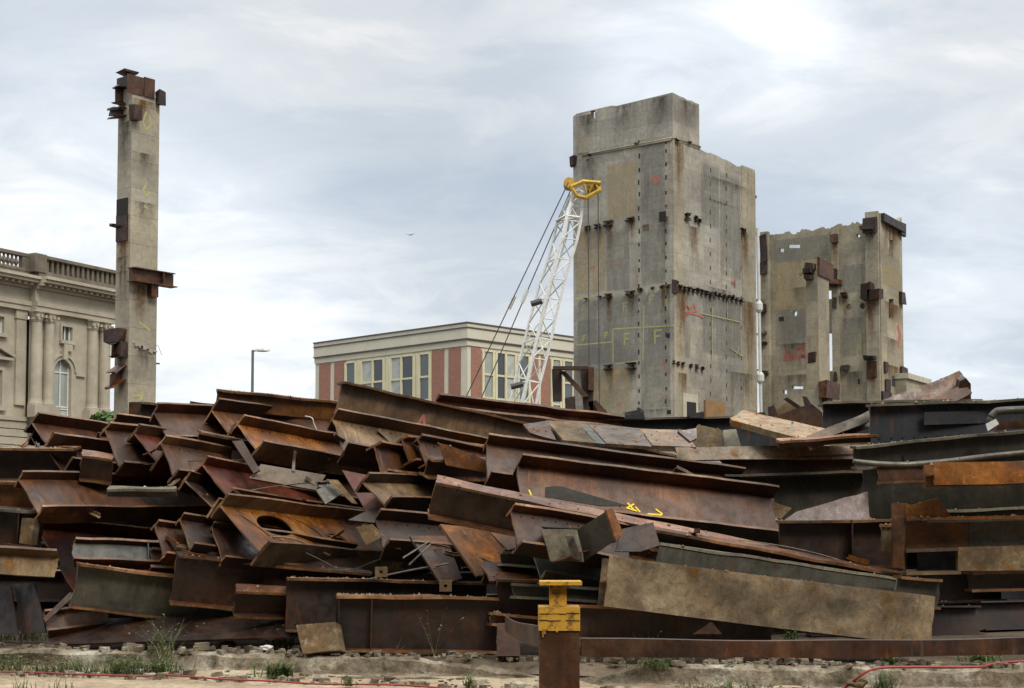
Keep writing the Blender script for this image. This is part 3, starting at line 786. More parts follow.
    for (x0, y0, x1, y1, o) in ((808, 264, 816, 270, .8), (806, 270, 815, 274, 1.0), (806, 276, 814, 280, .7), (809, 352, 816, 362, .1)):
        p = c.L(x1, y1); q = c.L(x0, y0); m = MB(); m.box((-o, p[0], p[1]), (-.003, q[0], q[1])); m.build('beam_stub', 'rust_dark', c.root)
ruin()

# pale pipe between the cores
def pipe():
    p = P(757.5, 228, 124); q = P(762.5, 415, 124)
    r = empty('vent_pipe', (q.x, q.y, 0), 'pale vertical pipe with two couplings in the gap between the concrete cores', 'pipe')
    m = MB(); m.tube([(0, 0, 0), (p.x-q.x, 0, p.z)], .13, 8); m.build('pipe', 'pipe_white', r)
    for y in (307, 378):
        k = P(761, y, 124); t = k.z/p.z; x = (p.x-q.x)*t
        m = MB(); m.lathe([(.15, -.5), (.32, -.25), (.32, .25), (.15, .5)], (x, 0, k.z), 10); m.build('coupling', 'pipe_white', r)
pipe()

# ---- lone pillar in front of the palace
def pillar():
    b = Bld('concrete_pillar', 130, 100, .82, 'tall lone concrete pillar with rusted beam stubs', 'pillar', 230)
    w = b.R(158)[0]; d = b.L(116.5)[0]; zt = b.z(84)
    m = MB(); n = 5; v = []; f = []
    m.box((0, 0, 0), (w, d, b.z(150)))
    zz = b.z(150)
    for (x0, x1, y0, y1, z1) in ((0, w*.45, 0, d, zt-.1), (w*.45+.001, w, 0.0, d, b.R(152, 97)[1])):
        m.box((x0, y0, zz+.001), (x1, y1, z1))
    m.build('shaft', 'concrete_pillar', b.root)
    def rbx(x0, y0, x1, y1, o, i=-.003, mt='rust_brown', nm='beam_stub'):
        p = b.R(x0, y1); q = b.R(x1, y0); m = MB(); m.box((p[0], -o, p[1]), (q[0], i, q[1])); return m.build(nm, mt, b.root)
    def lbx(x0, y0, x1, y1, o, i=-.003, mt='rust_dark', nm='beam_stub'):
        p = b.L(x1, y1); q = b.L(x0, y0); m = MB(); m.box((-o, p[0], p[1]), (i, q[0], q[1])); return m.build(nm, mt, b.root)
    rbx(127, 78, 143, 92, .06, mt='rust_brown', nm='cap_channel'); rbx(143.3, 80, 154, 96, .12, mt='rust_brown', nm='cap_channel')
    lbx(118, 79, 129, 88, .1, mt='rust_dark', nm='cap_channel')
    # standing I stub on the top
    p = b.L(123, 79)
    m = MB(); cx, cy, cz = .3, p[0], b.z(80)
    m.box((cx-.3, cy-.5, cz), (cx+.3, cy+.5, cz+.1)); m.box((cx-.06, cy-.3, cz+.102), (cx+.06, cy+.3, cz+.65)); m.box((cx-.55, cy-.6, cz+.652), (cx+.55, cy+.6, cz+.76))
    m.build('beam_stub', 'rust_dark', b.root)
    # I shaped stubs sticking out to the left (along -x)
    def istub(px, py0, py1, out, mt='rust_dark', wy=.5, drop=0):
        t, z0 = b.L(px, py1); _, z1 = b.L(px, py0); m = MB()
        def sh(v): return V((v.x, v.y, v.z+v.x*drop))
        m.box((-out, t-wy, z0), (-.003, t+wy, z0+.08)); m.box((-out, t-.05, z0+.082), (-.003, t+.05, z1-.082)); m.box((-out, t-wy, z1-.08), (-.003, t+wy, z1))
        m.warp(sh).build('beam_stub', mt, b.root)
    istub(123, 88, 105, .62, wy=.4); istub(123, 108, 118, 1.0, wy=.4, drop=.25); istub(122, 344, 357, .8, wy=.4)
    rbx(129, 106, 137, 120, .5, mt='rust_brown'); lbx(117.5, 343, 128, 357, .5); istub(122, 364, 380, .95, 'rust_brown', drop=.7)
    lbx(112, 330, 126, 342, .7, mt='rust_brown')
    lbx(118, 200, 128, 214, .12, mt='hole_dark', nm='pocket'); lbx(117.2, 216, 128, 240, .10, mt='rust_dark', nm='pocket'); lbx(116, 226, 122, 227, .5)
    # girder across the right face
    p = b.R(128, 282); q = b.R(171, 268); zl = p[1]; zh = b.R(129, 268)[1]
    m = MB(); L = q[0]
    m.box((-.2, -.75, zl), (L, -.01, zl+.07)); m.box((-.2, -.75, zh-.07), (L-.2, -.01, zh)); m.box((-.2, -.42, zl+.071), (L-.1, -.38, zh-.071))
    m.box((w*.98, -.74, zl+.072), (w*1.01, -.425, zh-.072))
    m.build('girder', 'rust_brown', b.root)
    rbx(147, 285, 154, 297, .5, mt='rust_brown', nm='corbel'); rbx(155, 93, 161, 105, .5, mt='rust_dark')
    for x0, y0, x1, y1, mt in ((131, 283, 150, 330, 'rust_stain'), (132, 97, 156, 130, 'rust_stain'), (133, 200, 156, 235, 'soot_stain'), (131, 345, 156, 392, 'soot_stain'), (131, 150, 156, 185, 'soot_stain')):
        a = b.R(x0, y0); c = b.R(x1, y1); decal(b.root, 'wall_stain', mt, [V((a[0], -.004-y0*1e-5, c[1])), V((c[0], -.004-y0*1e-5, c[1])), V((c[0], -.004-y0*1e-5, a[1])), V((a[0], -.004-y0*1e-5, a[1]))])
    for y0, y1, mt in ((120, 198, 'soot_stain'), (240, 300, 'rust_stain'), (255, 335, 'soot_stain'), (355, 410, 'soot_stain')):
        za, zc_ = b.z(y0), b.z(y1); o = .004+y0*1e-5; decal(b.root, 'wall_stain', mt, [V((-o, d, zc_)), V((-o, 0, zc_)), V((-o, 0, za)), V((-o, d, za))])
    # ragged seam
    rnd = random.Random(2)
    m = MB()
    for i in range(14):
        s = w*i/14; m.box((s, -.03-rnd.random()*.1, b.z(343)+rnd.uniform(-.15, .15)-.12*i/3), (s+w/14-.01, -.002, b.z(340)-.12*i/3)) if rnd.random() < .8 else None
    m.build('seam', 'concrete', b.root)
    m = MB()
    for pl in ([(146, 112), (143, 122), (146, 130), (151, 125), (149, 116)], [(147, 183), (143, 190), (146, 197), (150, 192)], [(144, 206), (148, 209)], [(132, 396), (141, 395), (140, 400)], [(142, 392), (142, 400)], [(139, 322), (150, 330)]):
        stroke(m, [V((t, -.006, z)) for t, z in [b.R(*p) for p in pl]], .13, V((0, -1, 0)))
    m.build('spray_mark', 'spray_yellow', b.root)
    m = MB(); q = b.R(158.5, 363); m.tube([(q[0]-.2, .3, q[1]), (q[0]+.3, .3, q[1])], .06, 6); m.tube([(q[0]-.1, .3, q[1]+1.3), (q[0]+.2, .3, q[1]+1.2), (q[0]+.5, .3, q[1]+.6)], .02, 5); m.build('rebar', 'rust_dark', b.root)
pillar()

# ---- long modern block with brick strips and yellow window frames
def block():
    b = Bld('modern_block', 467.5, 150, .96, 'long flat roofed block with red brick strips and yellow window frames', 'building')
    SL = b.L(316)[0]; SR = b.R(640)[0]; zt = b.z(322); z = b.z
    z1 = z(328); z2 = z(339.5); zp = z(345.5)
    m = MB(); m.box((.0, .0, 0), (SR, SL, zp-.0)); m.build('wall', 'facade_beige', b.root)
    m = MB(); m.box((-.12, -.12, zp+.002), (SR+.1, SL+.06, z2)); m.build('lintel_band', 'facade_beige', b.root)
    m = MB(); m.box((-.2, -.2, z2+.13), (SR+.2, SL+.08, z1)); m.build('fascia', 'facade_beige', b.root)
    m = MB(); m.box((-.28, -.28, z2+.002), (SR+.28, SL+.1, z2+.127)); m.box((-.28, -.28, z1+.002), (SR+.28, SL+.1, z1+.12)); m.build('dark_moulding', 'facade_line', b.root)  # thin dark ledges above and below the fascia
    m = MB(); m.box((-.22, -.22, z1+.122), (SR+.22, SL+.09, zt-.13)); m.build('parapet', 'facade_beige', b.root)
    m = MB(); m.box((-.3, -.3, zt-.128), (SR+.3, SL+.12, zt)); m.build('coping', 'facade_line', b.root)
    def L(px): return b.L(px)[0]
    def Rr(px): return b.R(px)[0]
    def bx(m, face, s0, s1, z0, z1_, o, i=-.0):
        s0, s1 = min(s0, s1), max(s0, s1)
        if face == 'L': m.box((-o, s0, z0), (i, s1, z1_))
        else: m.box((s0, -o, z0), (s1, i, z1_))
    for f, fn, lst in (('L', L, ((320, 331), (335, 346), (432.5, 444.5), (449, 461))), ('R', Rr, ((471, 481), (530.5, 538), (541, 549.5)))):
        for a, c in lst:
            m = MB(); bx(m, f, fn(a), fn(c), .1, zp-.1, .06, -.002); m.build('brick_strip', 'red_brick', b.root)
    # windows: frame with panes
    zb = 0.6
    trz = [z(372.5), z(396.5)]
    def win(f, fn, x0, x1, mull, cols):
        fr = MB(); s0, s1 = fn(x0), fn(x1)
        ed = [x0]+mull+[x1]
        t = .16
        for k in ed:
            c = fn(k); w = t if k in (x0, x1) else t*.8
            bx(fr, f, c-w, c+w, zb, zp-.3, .18, -.002)
        for zz in [zp-.3]+trz:
            for a, c in zip(ed[:-1], ed[1:]):
                A, C = sorted((fn(a), fn(c))); bx(fr, f, A+t+.001, C-t-.001, zz-.10, zz+.10, .16, -.002)
        o = fr.build('window', 'frame_yellow', b.root)
        zs = [zb]+trz[::-1]+[zp-.3]
        for i, (a, c) in enumerate(zip(ed[:-1], ed[1:])):
            A, C = sorted((fn(a), fn(c)))
            m = MB(); bx(m, f, A+t+.002, C-t-.002, zb, zp-.42, .05, -.003); m.build('pane', cols[i], o)
    win('L', L, 347, 357, [], ['glass_mid']); win('L', L, 362.5, 385, [374], ['curtain', 'glass_dark']); win('L', L, 391.5, 415, [402.5], ['curtain', 'glass_dark']); win('L', L, 420, 431, [], ['glass_mid'])
    for a, c in ((357.6, 361.8), (385.8, 390.8), (415.8, 419.4)):
        m = MB(); bx(m, 'L', L(a)-.1, L(c)+.1, zb, zp-.2, .1, -.002); m.build('mullion_panel', 'frame_yellow', b.root)
    win('R', Rr, 482.5, 493, [], ['glass_pale']); win('R', Rr, 495.5, 515, [505], ['glass_dark', 'curtain']); win('R', Rr, 517.5, 528.5, [], ['glass_mid'])
    win('R', Rr, 551, 560, [], ['glass_pale']); win('R', Rr, 562.5, 582, [572], ['glass_mid', 'curtain']); win('R', Rr, 585, 596, [], ['glass_dark'])
block()

# ---- baroque palace
def palace():
    dx = V((.481, .877, 0))
    b = Bld('stone_palace', 111.5, 140, dx, 'weathered stone palace wing with balustrade, half columns and arched window', 'palace')
    zc = lambda py: b.z(py)
    S0 = -32.0
    brk = b.R(33)[0]; off = .7
    def bx(m, s0, s1, z0, z1, o, i=0.0): m.box((s0, -o, z0), (s1, i, z1))
    zb = 0; ze = zc(324)
    # walls as plates with window holes
    def rc(x0, y0, x1, y1): 
        a = b.R(x0); c = b.R(x1); zl = b.R((x0+x1)/2, y1)[1]; zh = b.R((x0+x1)/2, y0)[1]
        return [(a[0], zl), (c[0], zl), (c[0], zh), (a[0], zh)]
    def arch(x0, ytop, ybot, x1):
        a = b.R(x0)[0]; c = b.R(x1)[0]; r = (c-a)/2; mid = (a+c)/2
        zl = b.R((x0+x1)/2, ybot)[1]; zh = b.R((x0+x1)/2, ytop)[1]-r
        return [(a, zl), (c, zl), (c, zh)]+[(mid+r*math.cos(t*math.pi/10), zh+r*math.sin(t*math.pi/10)) for t in range(1, 10)]+[(a, zh)]
    H1 = arch(54.5, 360, 416, 71.5); H2 = rc(62, 327, 72, 341)
    vv, ff = panel([(brk, 0), (0, 0), (0, ze), (brk, ze)], [H1, H2], .4)
    m = MB(); m.add([V((p.x, p.z, p.y)) for p in vv], ff); m.box((-.4, .401, 0), (0, 14, ze)); m.build('wall', 'stone', b.root)
    H3 = rc(-9, 315, 9.5, 332); H4 = rc(-12, 369, 8.5, 405)
    vv, ff = panel([(S0, 0), (brk-.002, 0), (brk-.002, ze), (S0, ze)], [H3, H4], .4)
    m = MB(); m.add([V((p.x, p.z+off, p.y)) for p in vv], ff); m.build('wall', 'stone', b.root)
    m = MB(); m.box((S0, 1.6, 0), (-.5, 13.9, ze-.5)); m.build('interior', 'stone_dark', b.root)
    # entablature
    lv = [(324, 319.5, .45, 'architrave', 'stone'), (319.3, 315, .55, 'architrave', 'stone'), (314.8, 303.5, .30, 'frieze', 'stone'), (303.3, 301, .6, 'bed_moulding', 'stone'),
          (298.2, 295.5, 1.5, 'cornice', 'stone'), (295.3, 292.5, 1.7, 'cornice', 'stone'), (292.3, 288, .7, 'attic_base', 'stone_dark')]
    for y0, y1, o, nm, mt in lv:
        for (sa, sb, oo) in ((brk, .12+o*.6, o), (S0, brk-.003, o-off)):
            m = MB(); m.box((sa, -oo, zc(y0)), (sb, 3, zc(y1))); m.build(nm, mt, b.root)
    m = MB(); s = S0; k = 0
    while s < .3:
        o = 1.2 if s > brk-.2 else 1.2-off
        bx(m, s, s+.32, zc(301)+.003, zc(298.3)-.003, o, .2+off); s += .72
    m.build('dentil_row', 'stone', b.root)
    # balustrade : right part closed with posts, left part open with turned balusters
    m = MB(); zl, zh = zc(288)+.003, zc(271.5)
    bx(m, brk+.8, .5, zh-.28, zh, .75, .1); 
    bx(m, brk+.8, .5, zl, zl+.15, .7, .05)
    m.box((-.1, .051, zl), (.5, 5, zh))
    bx(m, brk+.8, .4, zl+.152, zh-.282, .2, 0)
    s = brk+1.0
    while s < .3:
        bx(m, s, s+.28, zl+.152, zh-.282, .52, -.21); s += .62
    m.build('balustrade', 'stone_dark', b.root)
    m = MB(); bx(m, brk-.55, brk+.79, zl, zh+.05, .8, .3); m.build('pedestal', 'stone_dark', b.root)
    o2 = .75-off
    m = MB(); bx(m, S0, brk-.56, zh-.28, zh, o2, .6); bx(m, S0, brk-.56, zl, zl+.22, o2, .6)
    bx(m, b.R(22)[0], brk-.56, zl+.222, zh-.282, o2-.05, .5)
    s = S0+.3; e = b.R(22)[0]-.2; zm = zh-.29-(zl+.23)
    while s < e:
        m.lathe([(.14, zl+.23), (.10, zl+.23+zm*.15), (.24, zl+.23+zm*.4), (.09, zl+.23+zm*.8), (.15, zh-.29)], (s, .25, 0), 8); s += .46
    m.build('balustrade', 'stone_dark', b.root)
    # half columns on plinths
    zcap = zc(324)-.01; zba = zc(413)
    for px, r in ((102.8, .52), (91.2, .52), (47.5, .52), (35.2, .52)):
        s = b.R(px)[0]
        m = MB(); m.lathe([(r*1.3, zba), (r*1.3, zba+.25), (r*1.1, zba+.3), (r, zba+.6), (r*.98, zba+(zcap-zba)*.5), (r*.86, zcap-1.0)], (s, -.25, 0), 16)
        c = m.build('column', 'stone', b.root, smooth=False)
        m = MB(); m.lathe([(r*.88, zcap-.99), (r*1.1, zcap-.75), (r*.98, zcap-.6), (r*1.25, zcap-.3), (r*1.15, zcap-.28), (r*1.38, zcap-.12)], (s, -.25, 0), 16); m.box((s-r*1.35, -.9, zcap-.118), (s+r*1.35, -.003, zcap))
        for t in (-1, 0, 1): m.box((s+t*r*.9-.1, -.95, zcap-.6), (s+t*r*.9+.1, -.7, zcap-.35))
        m.build('capital', 'stone', c)
    for px in (26, 2-22):
        s = b.R(px)[0]
        m = MB(); m.box((s-.55, off-.22, zba), (s+.55, off-.003, zcap-.8)); c = m.build('pilaster', 'stone', b.root)
        m = MB(); m.box((s-.65, off-.3, zcap-.79), (s+.65, off-.003, zcap)); m.build('capital', 'stone', c)
    # plinth zone and rusticated base
    for x0, x1 in ((84, 111.5), (29, 55)):
        m = MB(); bx(m, b.R(x0)[0], min(0, b.R(x1)[0]), zc(424), zba-.003, .95, -.003); m.build('plinth', 'stone', b.root)
    m = MB()
    for (sa, sb, oo) in ((brk, .3, .55), (S0, brk-.003, .45-off)):
        m.box((sa, -oo, zc(428)), (sb, 2, zc(424)-.003))
    m.build('string_course', 'stone', b.root)
    m = MB(); zz = zc(428)-.06
    while zz > 0:
        s = S0
        for (sa, sb, oo) in ((brk, .2, .4), (S0, brk-.003, .32-off)):
            m.box((sa, -oo, zz-.62), (sb, 1, zz))
        zz -= .70
    m.build('rusticated_base', 'stone', b.root)
    # window surrounds
    def surround(h, o, w):
        m = MB(); s0 = h[0][0]; s1 = h[1][0]; z0 = h[0][1]; z1 = h[2][1]
        bx(m, s0-w, s0-.002, z0-w, z1+w, o, .05); bx(m, s1+.002, s1+w, z0-w, z1+w, o, .05); bx(m, s0-.001, s1+.001, z1+.002, z1+w, o, .05)
        bx(m, s0-w*1.3, s1+w*1.3, z0-w*1.4, z0-.003, o+.18, .05); return m
    def glazing(h, y, col, cross):
        fr = MB(); s0 = h[0][0]; s1 = h[1][0]; z0 = h[0][1]; z1 = max(p[1] for p in h)
        for s in [s0+.06, s1-.06, (s0+s1)/2]: fr.box((s-.06, y, z0), (s+.06, y+.08, z1))
        for zz in cross: fr.box((s0, y+.01, zz-.06), (s1, y+.07, zz+.06))
        o = fr.build('window', 'white_paint', b.root)
        m = MB(); m.box((s0-.1, y+.1, z0-.1), (s1+.1, y+.13, z1+.1)); m.build('pane', col, o)
    m = surround(H2, .14, .22); m.box((H2[0][0]+.1, -.3, H2[0][1]-.95), (H2[1][0]-.1, -.003, H2[0][1]-.33)); m.build('window_surround', 'stone', b.root)
    glazing(H2, .2, 'glass_mid', [])
    # arch: ring + glazing
    m = MB(); a, c = H1[0][0], H1[1][0]; r = (c-a)/2; mid = (a+c)/2; zh = H1[2][1]
    for rr, ww, oo in ((r+.002, .35, .16), (r+.36, .16, .30)):
        for t in range(12):
            t0, t1 = t*math.pi/12, (t+1)*math.pi/12
            q = []
            for (y) in (.05, -oo):
                for (R0, tt) in ((rr, t0), (rr+ww, t0), (rr+ww, t1), (rr, t1)): q.append((mid+R0*math.cos(tt), y, zh+R0*math.sin(tt)))
            m.add(q, [(0,1,2,3),(4,5,6,7),(0,1,5,4),(1,2,6,5),(2,3,7,6),(3,0,4,7)])
    zimp = zh
    for sa, sb in ((a-.55, a-.002), (c+.002, c+.55)): bx(m, sa, sb, H1[0][1], zimp-.002, .16, .05)
    bx(m, b.R(55)[0]-.2, a-.56, zimp-.3, zimp, .2, 0); bx(m, c+.56, b.R(85)[0], zimp-.3, zimp, .2, 0)
    m.box((mid-.25, -.5, zh+r), (mid+.25, -.05, zh+r+.8))
    m.build('window_surround', 'stone', b.root)
    glazing(H1, .2, 'glass_pale', [zh-.1, zh-3.2, zh-3.4])
    m = MB(); m.box((a+.15, .285, H1[0][1]), (c-.15, .295, zh-3.3)); m.build('blind', 'curtain', b.root)
    # left bay windows
    def sh(m): return m.warp(lambda v: V((v.x, v.y+off, v.z)))
    m = sh(surround(H3, .14, .22)); m.build('window_surround', 'stone', b.root); glazing(H3, .2+off, 'glass_mid', [])
    m = sh(surround(H4, .14, .28)); m.build('window_surround', 'stone', b.root); glazing(H4, .2+off, 'glass_mid', [(H4[0][1]+H4[2][1])/2])
    s0, s1 = H4[0][0]-.9, H4[1][0]+.9; z0 = H4[2][1]+.9; zp = b.R(6, 347)[1]; mid = (s0+s1)/2
    m = MB()
    m.box((s0, off-.55, z0), (s1, off-.003, z0+.25))
    for sa, sb in ((s0-.1, mid), (s1+.1, mid)):
        m.add([(sa, off-.6, z0+.26), (sa, off-.003, z0+.26), (sb, off-.6, zp), (sb, off-.003, zp), (sa, off-.6, z0+.55), (sa, off-.003, z0+.55), (sb, off-.6, zp+.3), (sb, off-.003, zp+.3)],
              [(0,1,3,2),(4,5,7,6),(0,2,6,4),(1,3,7,5),(0,1,5,4),(2,3,7,6)])
    m.add([(s0+.3, off-.2, z0+.26), (s1-.3, off-.2, z0+.26), (mid, off-.2, zp-.1), (s0+.3, off-.003, z0+.26), (s1-.3, off-.003, z0+.26), (mid, off-.003, zp-.1)], [(0,1,2),(3,4,5),(0,1,4,3),(1,2,5,4),(2,0,3,5)])
    m.lathe([(.1, z0+.4), (.45, z0+.8), (.3, z0+1.2), (.1, z0+1.4)], (mid, off-.25, 0), 8)
    m.build('pediment', 'stone', b.root)
palace()

# ---- lattice boom crane
def crane():
    Y = 104
    base = P(527, 417, Y); foot = P(515, 470, Y); tip = P(578, 190, Y)
    r = empty('lattice_crane', (foot.x-1.0, foot.y, 0), 'white lattice boom crane with yellow head and hoist ropes', 'crane')
    O = r.matrix_world.translation
    def W(v): return V(v)-O
    # boom chords given by pixel stations: (y, left x, mid x, right x)
    st = [(470, 491, 504, 520), (410, 507, 520, 535), (383, 514, 527, 540), (360, 519, 532, 546), (340, 524, 537, 551), (320, 529, 541.5, 555), (300, 534.5, 546, 560), (280, 540, 551, 565), (260, 547, 556, 571), (240, 553, 562, 577), (222, 556.5, 566, 580.5), (207, 564, 570, 582), (192, 571, 574, 583)]
    dep = .9
    L4 = []
    for i, (y, a, c, d) in enumerate(st):
        w = dep*(1 if i < 10 else (1, .9, .6, .25)[i-9])
        L4.append([W(P(a, y+3, Y+w)), W(P(c, y-2, Y-w)), W(P(d, y, Y-w*.2)), W(P((a+d)/2+1.5, y-3, Y+w*1.3))])
    m = MB()
    for k in range(4): m.tube([q[k] for q in L4], .115 if k != 3 else .085, 6)
    for i in range(len(st)-1):
        q, n = L4[i], L4[i+1]
        sub = 1
        for j in range(sub):
            A = [x.lerp(y, j/sub) for x, y in zip(q, n)]; Bq = [x.lerp(y, (j+1)/sub) for x, y in zip(q, n)]
            for a, c in ((0, 1), (1, 2), (2, 3), (3, 0)):
                m.tube([A[a], Bq[c]] if (i+j) % 2 else [A[c], Bq[a]], .05, 5)
                if i % 2 or c == 2: m.tube([Bq[a], Bq[c]], .045, 5)
    # joint collar
    for yy in (10,):
        q = L4[yy]
        for a, c in ((0, 1), (1, 2), (2, 3), (3, 0), (0, 2)): m.tube([q[a]+V((0,0,.3)), q[c]+V((0,0,.3))], .1, 5)
    m.build('boom', 'white_paint', r)
    # head
    m = MB(); h = lambda x, y, d=0: W(P(x, y, Y+d))
    for d in (-.8, .8):
        m.tube([h(571, 187, d), h(583, 181.5, d), h(600, 183, d), h(600, 190, d), h(586, 198, d), h(577, 196, d), h(571, 187, d)], .16, 6)
        m.tube([h(583, 181.5, d), h(588, 197, d), h(593, 182, d), h(600, 190, d)], .10, 6)
    for x, y in ((571, 187), (583, 181.5), (600, 183), (600, 190), (586, 198)): m.tube([h(x, y, -.8), h(x, y, .8)], .12, 6)
    m.build('boom_head', 'crane_yellow', r)
    m = MB()
    for x, y, rr in ((569, 184, .38), (591, 188, .3), (597, 187, .26)):
        c = h(x, y); n = 14; v = []; f = []
        for s in (-.5, .5):
            for k in range(n): v.append(c+V((rr*math.cos(k*2*math.pi/n), s, rr*math.sin(k*2*math.pi/n))))
        for k in range(n): f.append((k, (k+1) % n, n+(k+1) % n, n+k))
        f.append(tuple(range(n))); f.append(tuple(range(n, 2*n))); m.add(v, f)
    m.build('sheave', 'crane_yellow', r)
    for (a, c, d) in (((568, 185), (458, 414), -.8), ((571, 188), (474, 415), .8)):
        far = P(c[0], c[1], Y+3); near = P(a[0], a[1], Y); dirv = (far-near); far2 = near+dirv*1.18
        m = MB(); m.tube([W(near)+V((0, d, 0)), W(far2)], .04, 5); o = m.build('pendant_rope', 'rope', r)
        t = .43 if d < 0 else .40
        p = W(near).lerp(W(far2), t); m = MB(); q = (W(far2)-W(near)).normalized()*.5; m.tube([p-q, p+q], .16, 6); m.build('rope_socket', 'white_paint', o)
    for x in (589, 599):
        m = MB(); a = h(x-1, 190); m.tube([a, h(x+.5, 430)], .035, 5); m.build('hoist_rope', 'rope', r)
    for (x0, x1, y) in ((531, 542, 302), (511, 523, 385)):
        m = MB(); m.tube([h(x0, y+2, -1.5), h(x1, y-1, -1.5)], .22, 6); m.build('rope_guide', 'rope', r)
    # undercarriage and house hidden behind the heap
    m = MB(); bz = 0
    for sx in (-2.6, 1.8):
        m.box((sx, -3.0, 0.05), (sx+.9, 3.0, 1.1))
    m.build('crawler_track', 'steel_black', r)
    m = MB(); m.box((-3.2, -1.4, 1.15), (2.2, 1.4, 2.9)); m.build('machine_house', 'crane_yellow', r)
crane()

# ---- street lamp
def lamp():
    Y = 62; p = P(251.5, 480, Y); t = P(251.5, 350, Y)
    r = empty('street_lamp', (p.x, p.y, 0), 'slender grey street lamp standing behind the heap', 'street lamp')
    z = t.z; e = P(266, 350, Y).x-p.x
    m = MB(); m.tube([(0,0,0),(0,0,z*.5),(0,0,z)], .085, 8, .055); m.tube([(0, 0, z-.05), (e*.5, 0, z)], .035, 6); m.build('pole', 'lamp_grey', r)
    m = MB(); m.lathe([(.05, .06), (.16, .04), (.18, -.04), (.1, -.07)], (0, 0, 0), 10); m.warp(lambda v: V((v.x*1.9+e*.72, v.y, v.z+z))); m.build('lamp_head', 'lamp_glass', r)
lamp()

# small bird far off in the sky
def bird():
    c = P(410, 235, 150); m = MB()
    m.add([V((-.55,0,.12)), V((0,.02,0)), V((.55,0,.16)), V((.05,.22,0)), V((0,-.25,-.02)), V((0,.1,-.08))], [(0,1,3),(1,2,3),(0,1,4),(1,2,4),(1,3,5),(1,4,5)])
    o = m.build('bird', 'hole_dark'); o.location = c; tag(o, 'tiny dark bird flying in the sky between pillar and tower', 'bird')
bird()
# ---------------------------------------------------------------- the heap of steel
I = ibeam
# --- upper left cluster
I('brown I-beam topping the heap in front of the palace column bases', (32, 423), (105, 433), 22.2, 42, 5.5, W=.40, B=(46, 443), mat='rust_brown', name='steel_beam')
I('dark beam end tucked beneath the brown I-beam below the palace', (31, 437), (60, 440), 22.4, 42, 4, W=.30, B=(40, 450), mat='rust_dark')
I('broad dark flanged beam right under the one topping the palace side', (45, 448), (80, 452), 21.4, 44, 5, W=.55, B=(62, 471), mat='rust_dark', top='rust_brown')
I('short stub with a pale pink top wedged under the broad dark beam', (82, 456), (104, 458), 20.9, 15, .42, W=.25, roll=-22, H=.32, mat='rust_dark', top='rust_pink', fr=.3)
I('big brown girder with bare steel showing low on its web, heap edge beside the tan blocks', (19, 480), (120, 481), 20.4, 48, 3.6, W=.30, B=(38, 513), mat='rust_brown', stiff=(), ragged=.03)
I('deep red primed girder leaning below the big brown girder', (37, 529), (120, 536), 21.5, 50, 4, W=.42, B=(74, 592), mat='rust_red')
I('grey webbed beam lying on the pink topped girder', (74, 543), (150, 546), 20.0, 20, 2.6, W=.2, roll=35, H=.28, mat='steel_grey', top='rust_dark', bot='rust_red', stiff=(.95,))
I('girder with a salmon pink top flange and dull brown web near the ground', (78, 565), (172, 577), 19.6, 24, 2.7, W=.30, roll=-4, H=.52, mat='steel_grey', top='rust_pink', bot='rust_dark', fr=.5)
I('dark web girder with bright rusty lower corner, just above the ground plate', (177, 555), (245, 562), 19.5, 20, 2.6, W=.26, roll=-12, H=.60, mat='rust_dark', bot='rust_brown')
I('thin flanged beam end propped over the ground plate, beside the dark web girder', (236, 590), (268, 591), 19.2, 20, 1.6, W=0.2, roll=-25, H=.32, mat='rust_dark', top='rust_brown')
slab('long dark plate slanting along the ground under the girders', [(68, 619, 20.1), (288, 611, 19.7), (288, 637, 19.2), (43, 641, 19.5)], .03, 'rust_dark')
# --- pieces at the frame edge
I('pale dusty topped girder coming in at the edge of the heap under the palace', (-40, 449), (35, 449), 21.3, 4, 1.65, W=.42, roll=-8, H=.42, mat='rust_dark', top='rust_tan', bot='rust_tan', back=.8)
I('short rusty box beam with an orange web below the dusty topped girder', (-40, 483), (20, 484), 20.6, 6, .98, W=.26, roll=-6, H=.34, mat='rust_orange', back=.8)
I('thin grey flange beam jutting out over the dark hollow by the rusty box beam', (-40, 507), (35, 512), 20.3, 8, 1.1, W=.40, roll=-6, H=.62, mat='rust_dark', top='steel_pale', back=.8, stiff=(.8,))
slab('small tan block standing upright below the thin grey flange', [(22, 518, 20.0), (35, 519, 20.0), (31, 545, 20.0), (19, 543, 20.0)], .25, 'crusted', 'steel_block', 'steel block')
I('crusty tan channel with a layered rusty edge at the heap edge', (-30, 553), (50, 558), 19.9, 6, 1.15, W=.36, roll=35, H=.30, mat='crusted', top='rust_tan', back=.6, nobot=True, name='steel_channel')
slab('dark brown strip plate lying on the crusty tan channel', [(3, 543, 19.95), (34, 546, 20.0), (33, 557, 20.0), (3, 555, 19.95)], .05, 'rust_dark')
slab('dark upright plate with a thin pale edge in the hollow, outer one', [(0, 585, 20.4), (12, 587, 20.3), (18, 634, 19.9), (0, 634, 20.1)], .02, 'rust_dark')
slab('dark upright plate with a thin pale edge in the hollow, beside the weeds', [(14, 584, 20.4), (32, 582, 20.1), (46, 632, 19.7), (20, 634, 20.0)], .02, 'rust_dark')
I('small brown angle end on the ground under the red primed girder', (44, 615), (72, 612), 19.8, 25, .8, W=.16, B=(48, 632), mat='rust_brown')
slab('narrow rusty strut slanting between the red girder and the ground', [(70, 592, 19.8), (75, 595, 19.8), (46, 622, 19.6), (43, 618, 19.6)], .05, 'rust_brown')
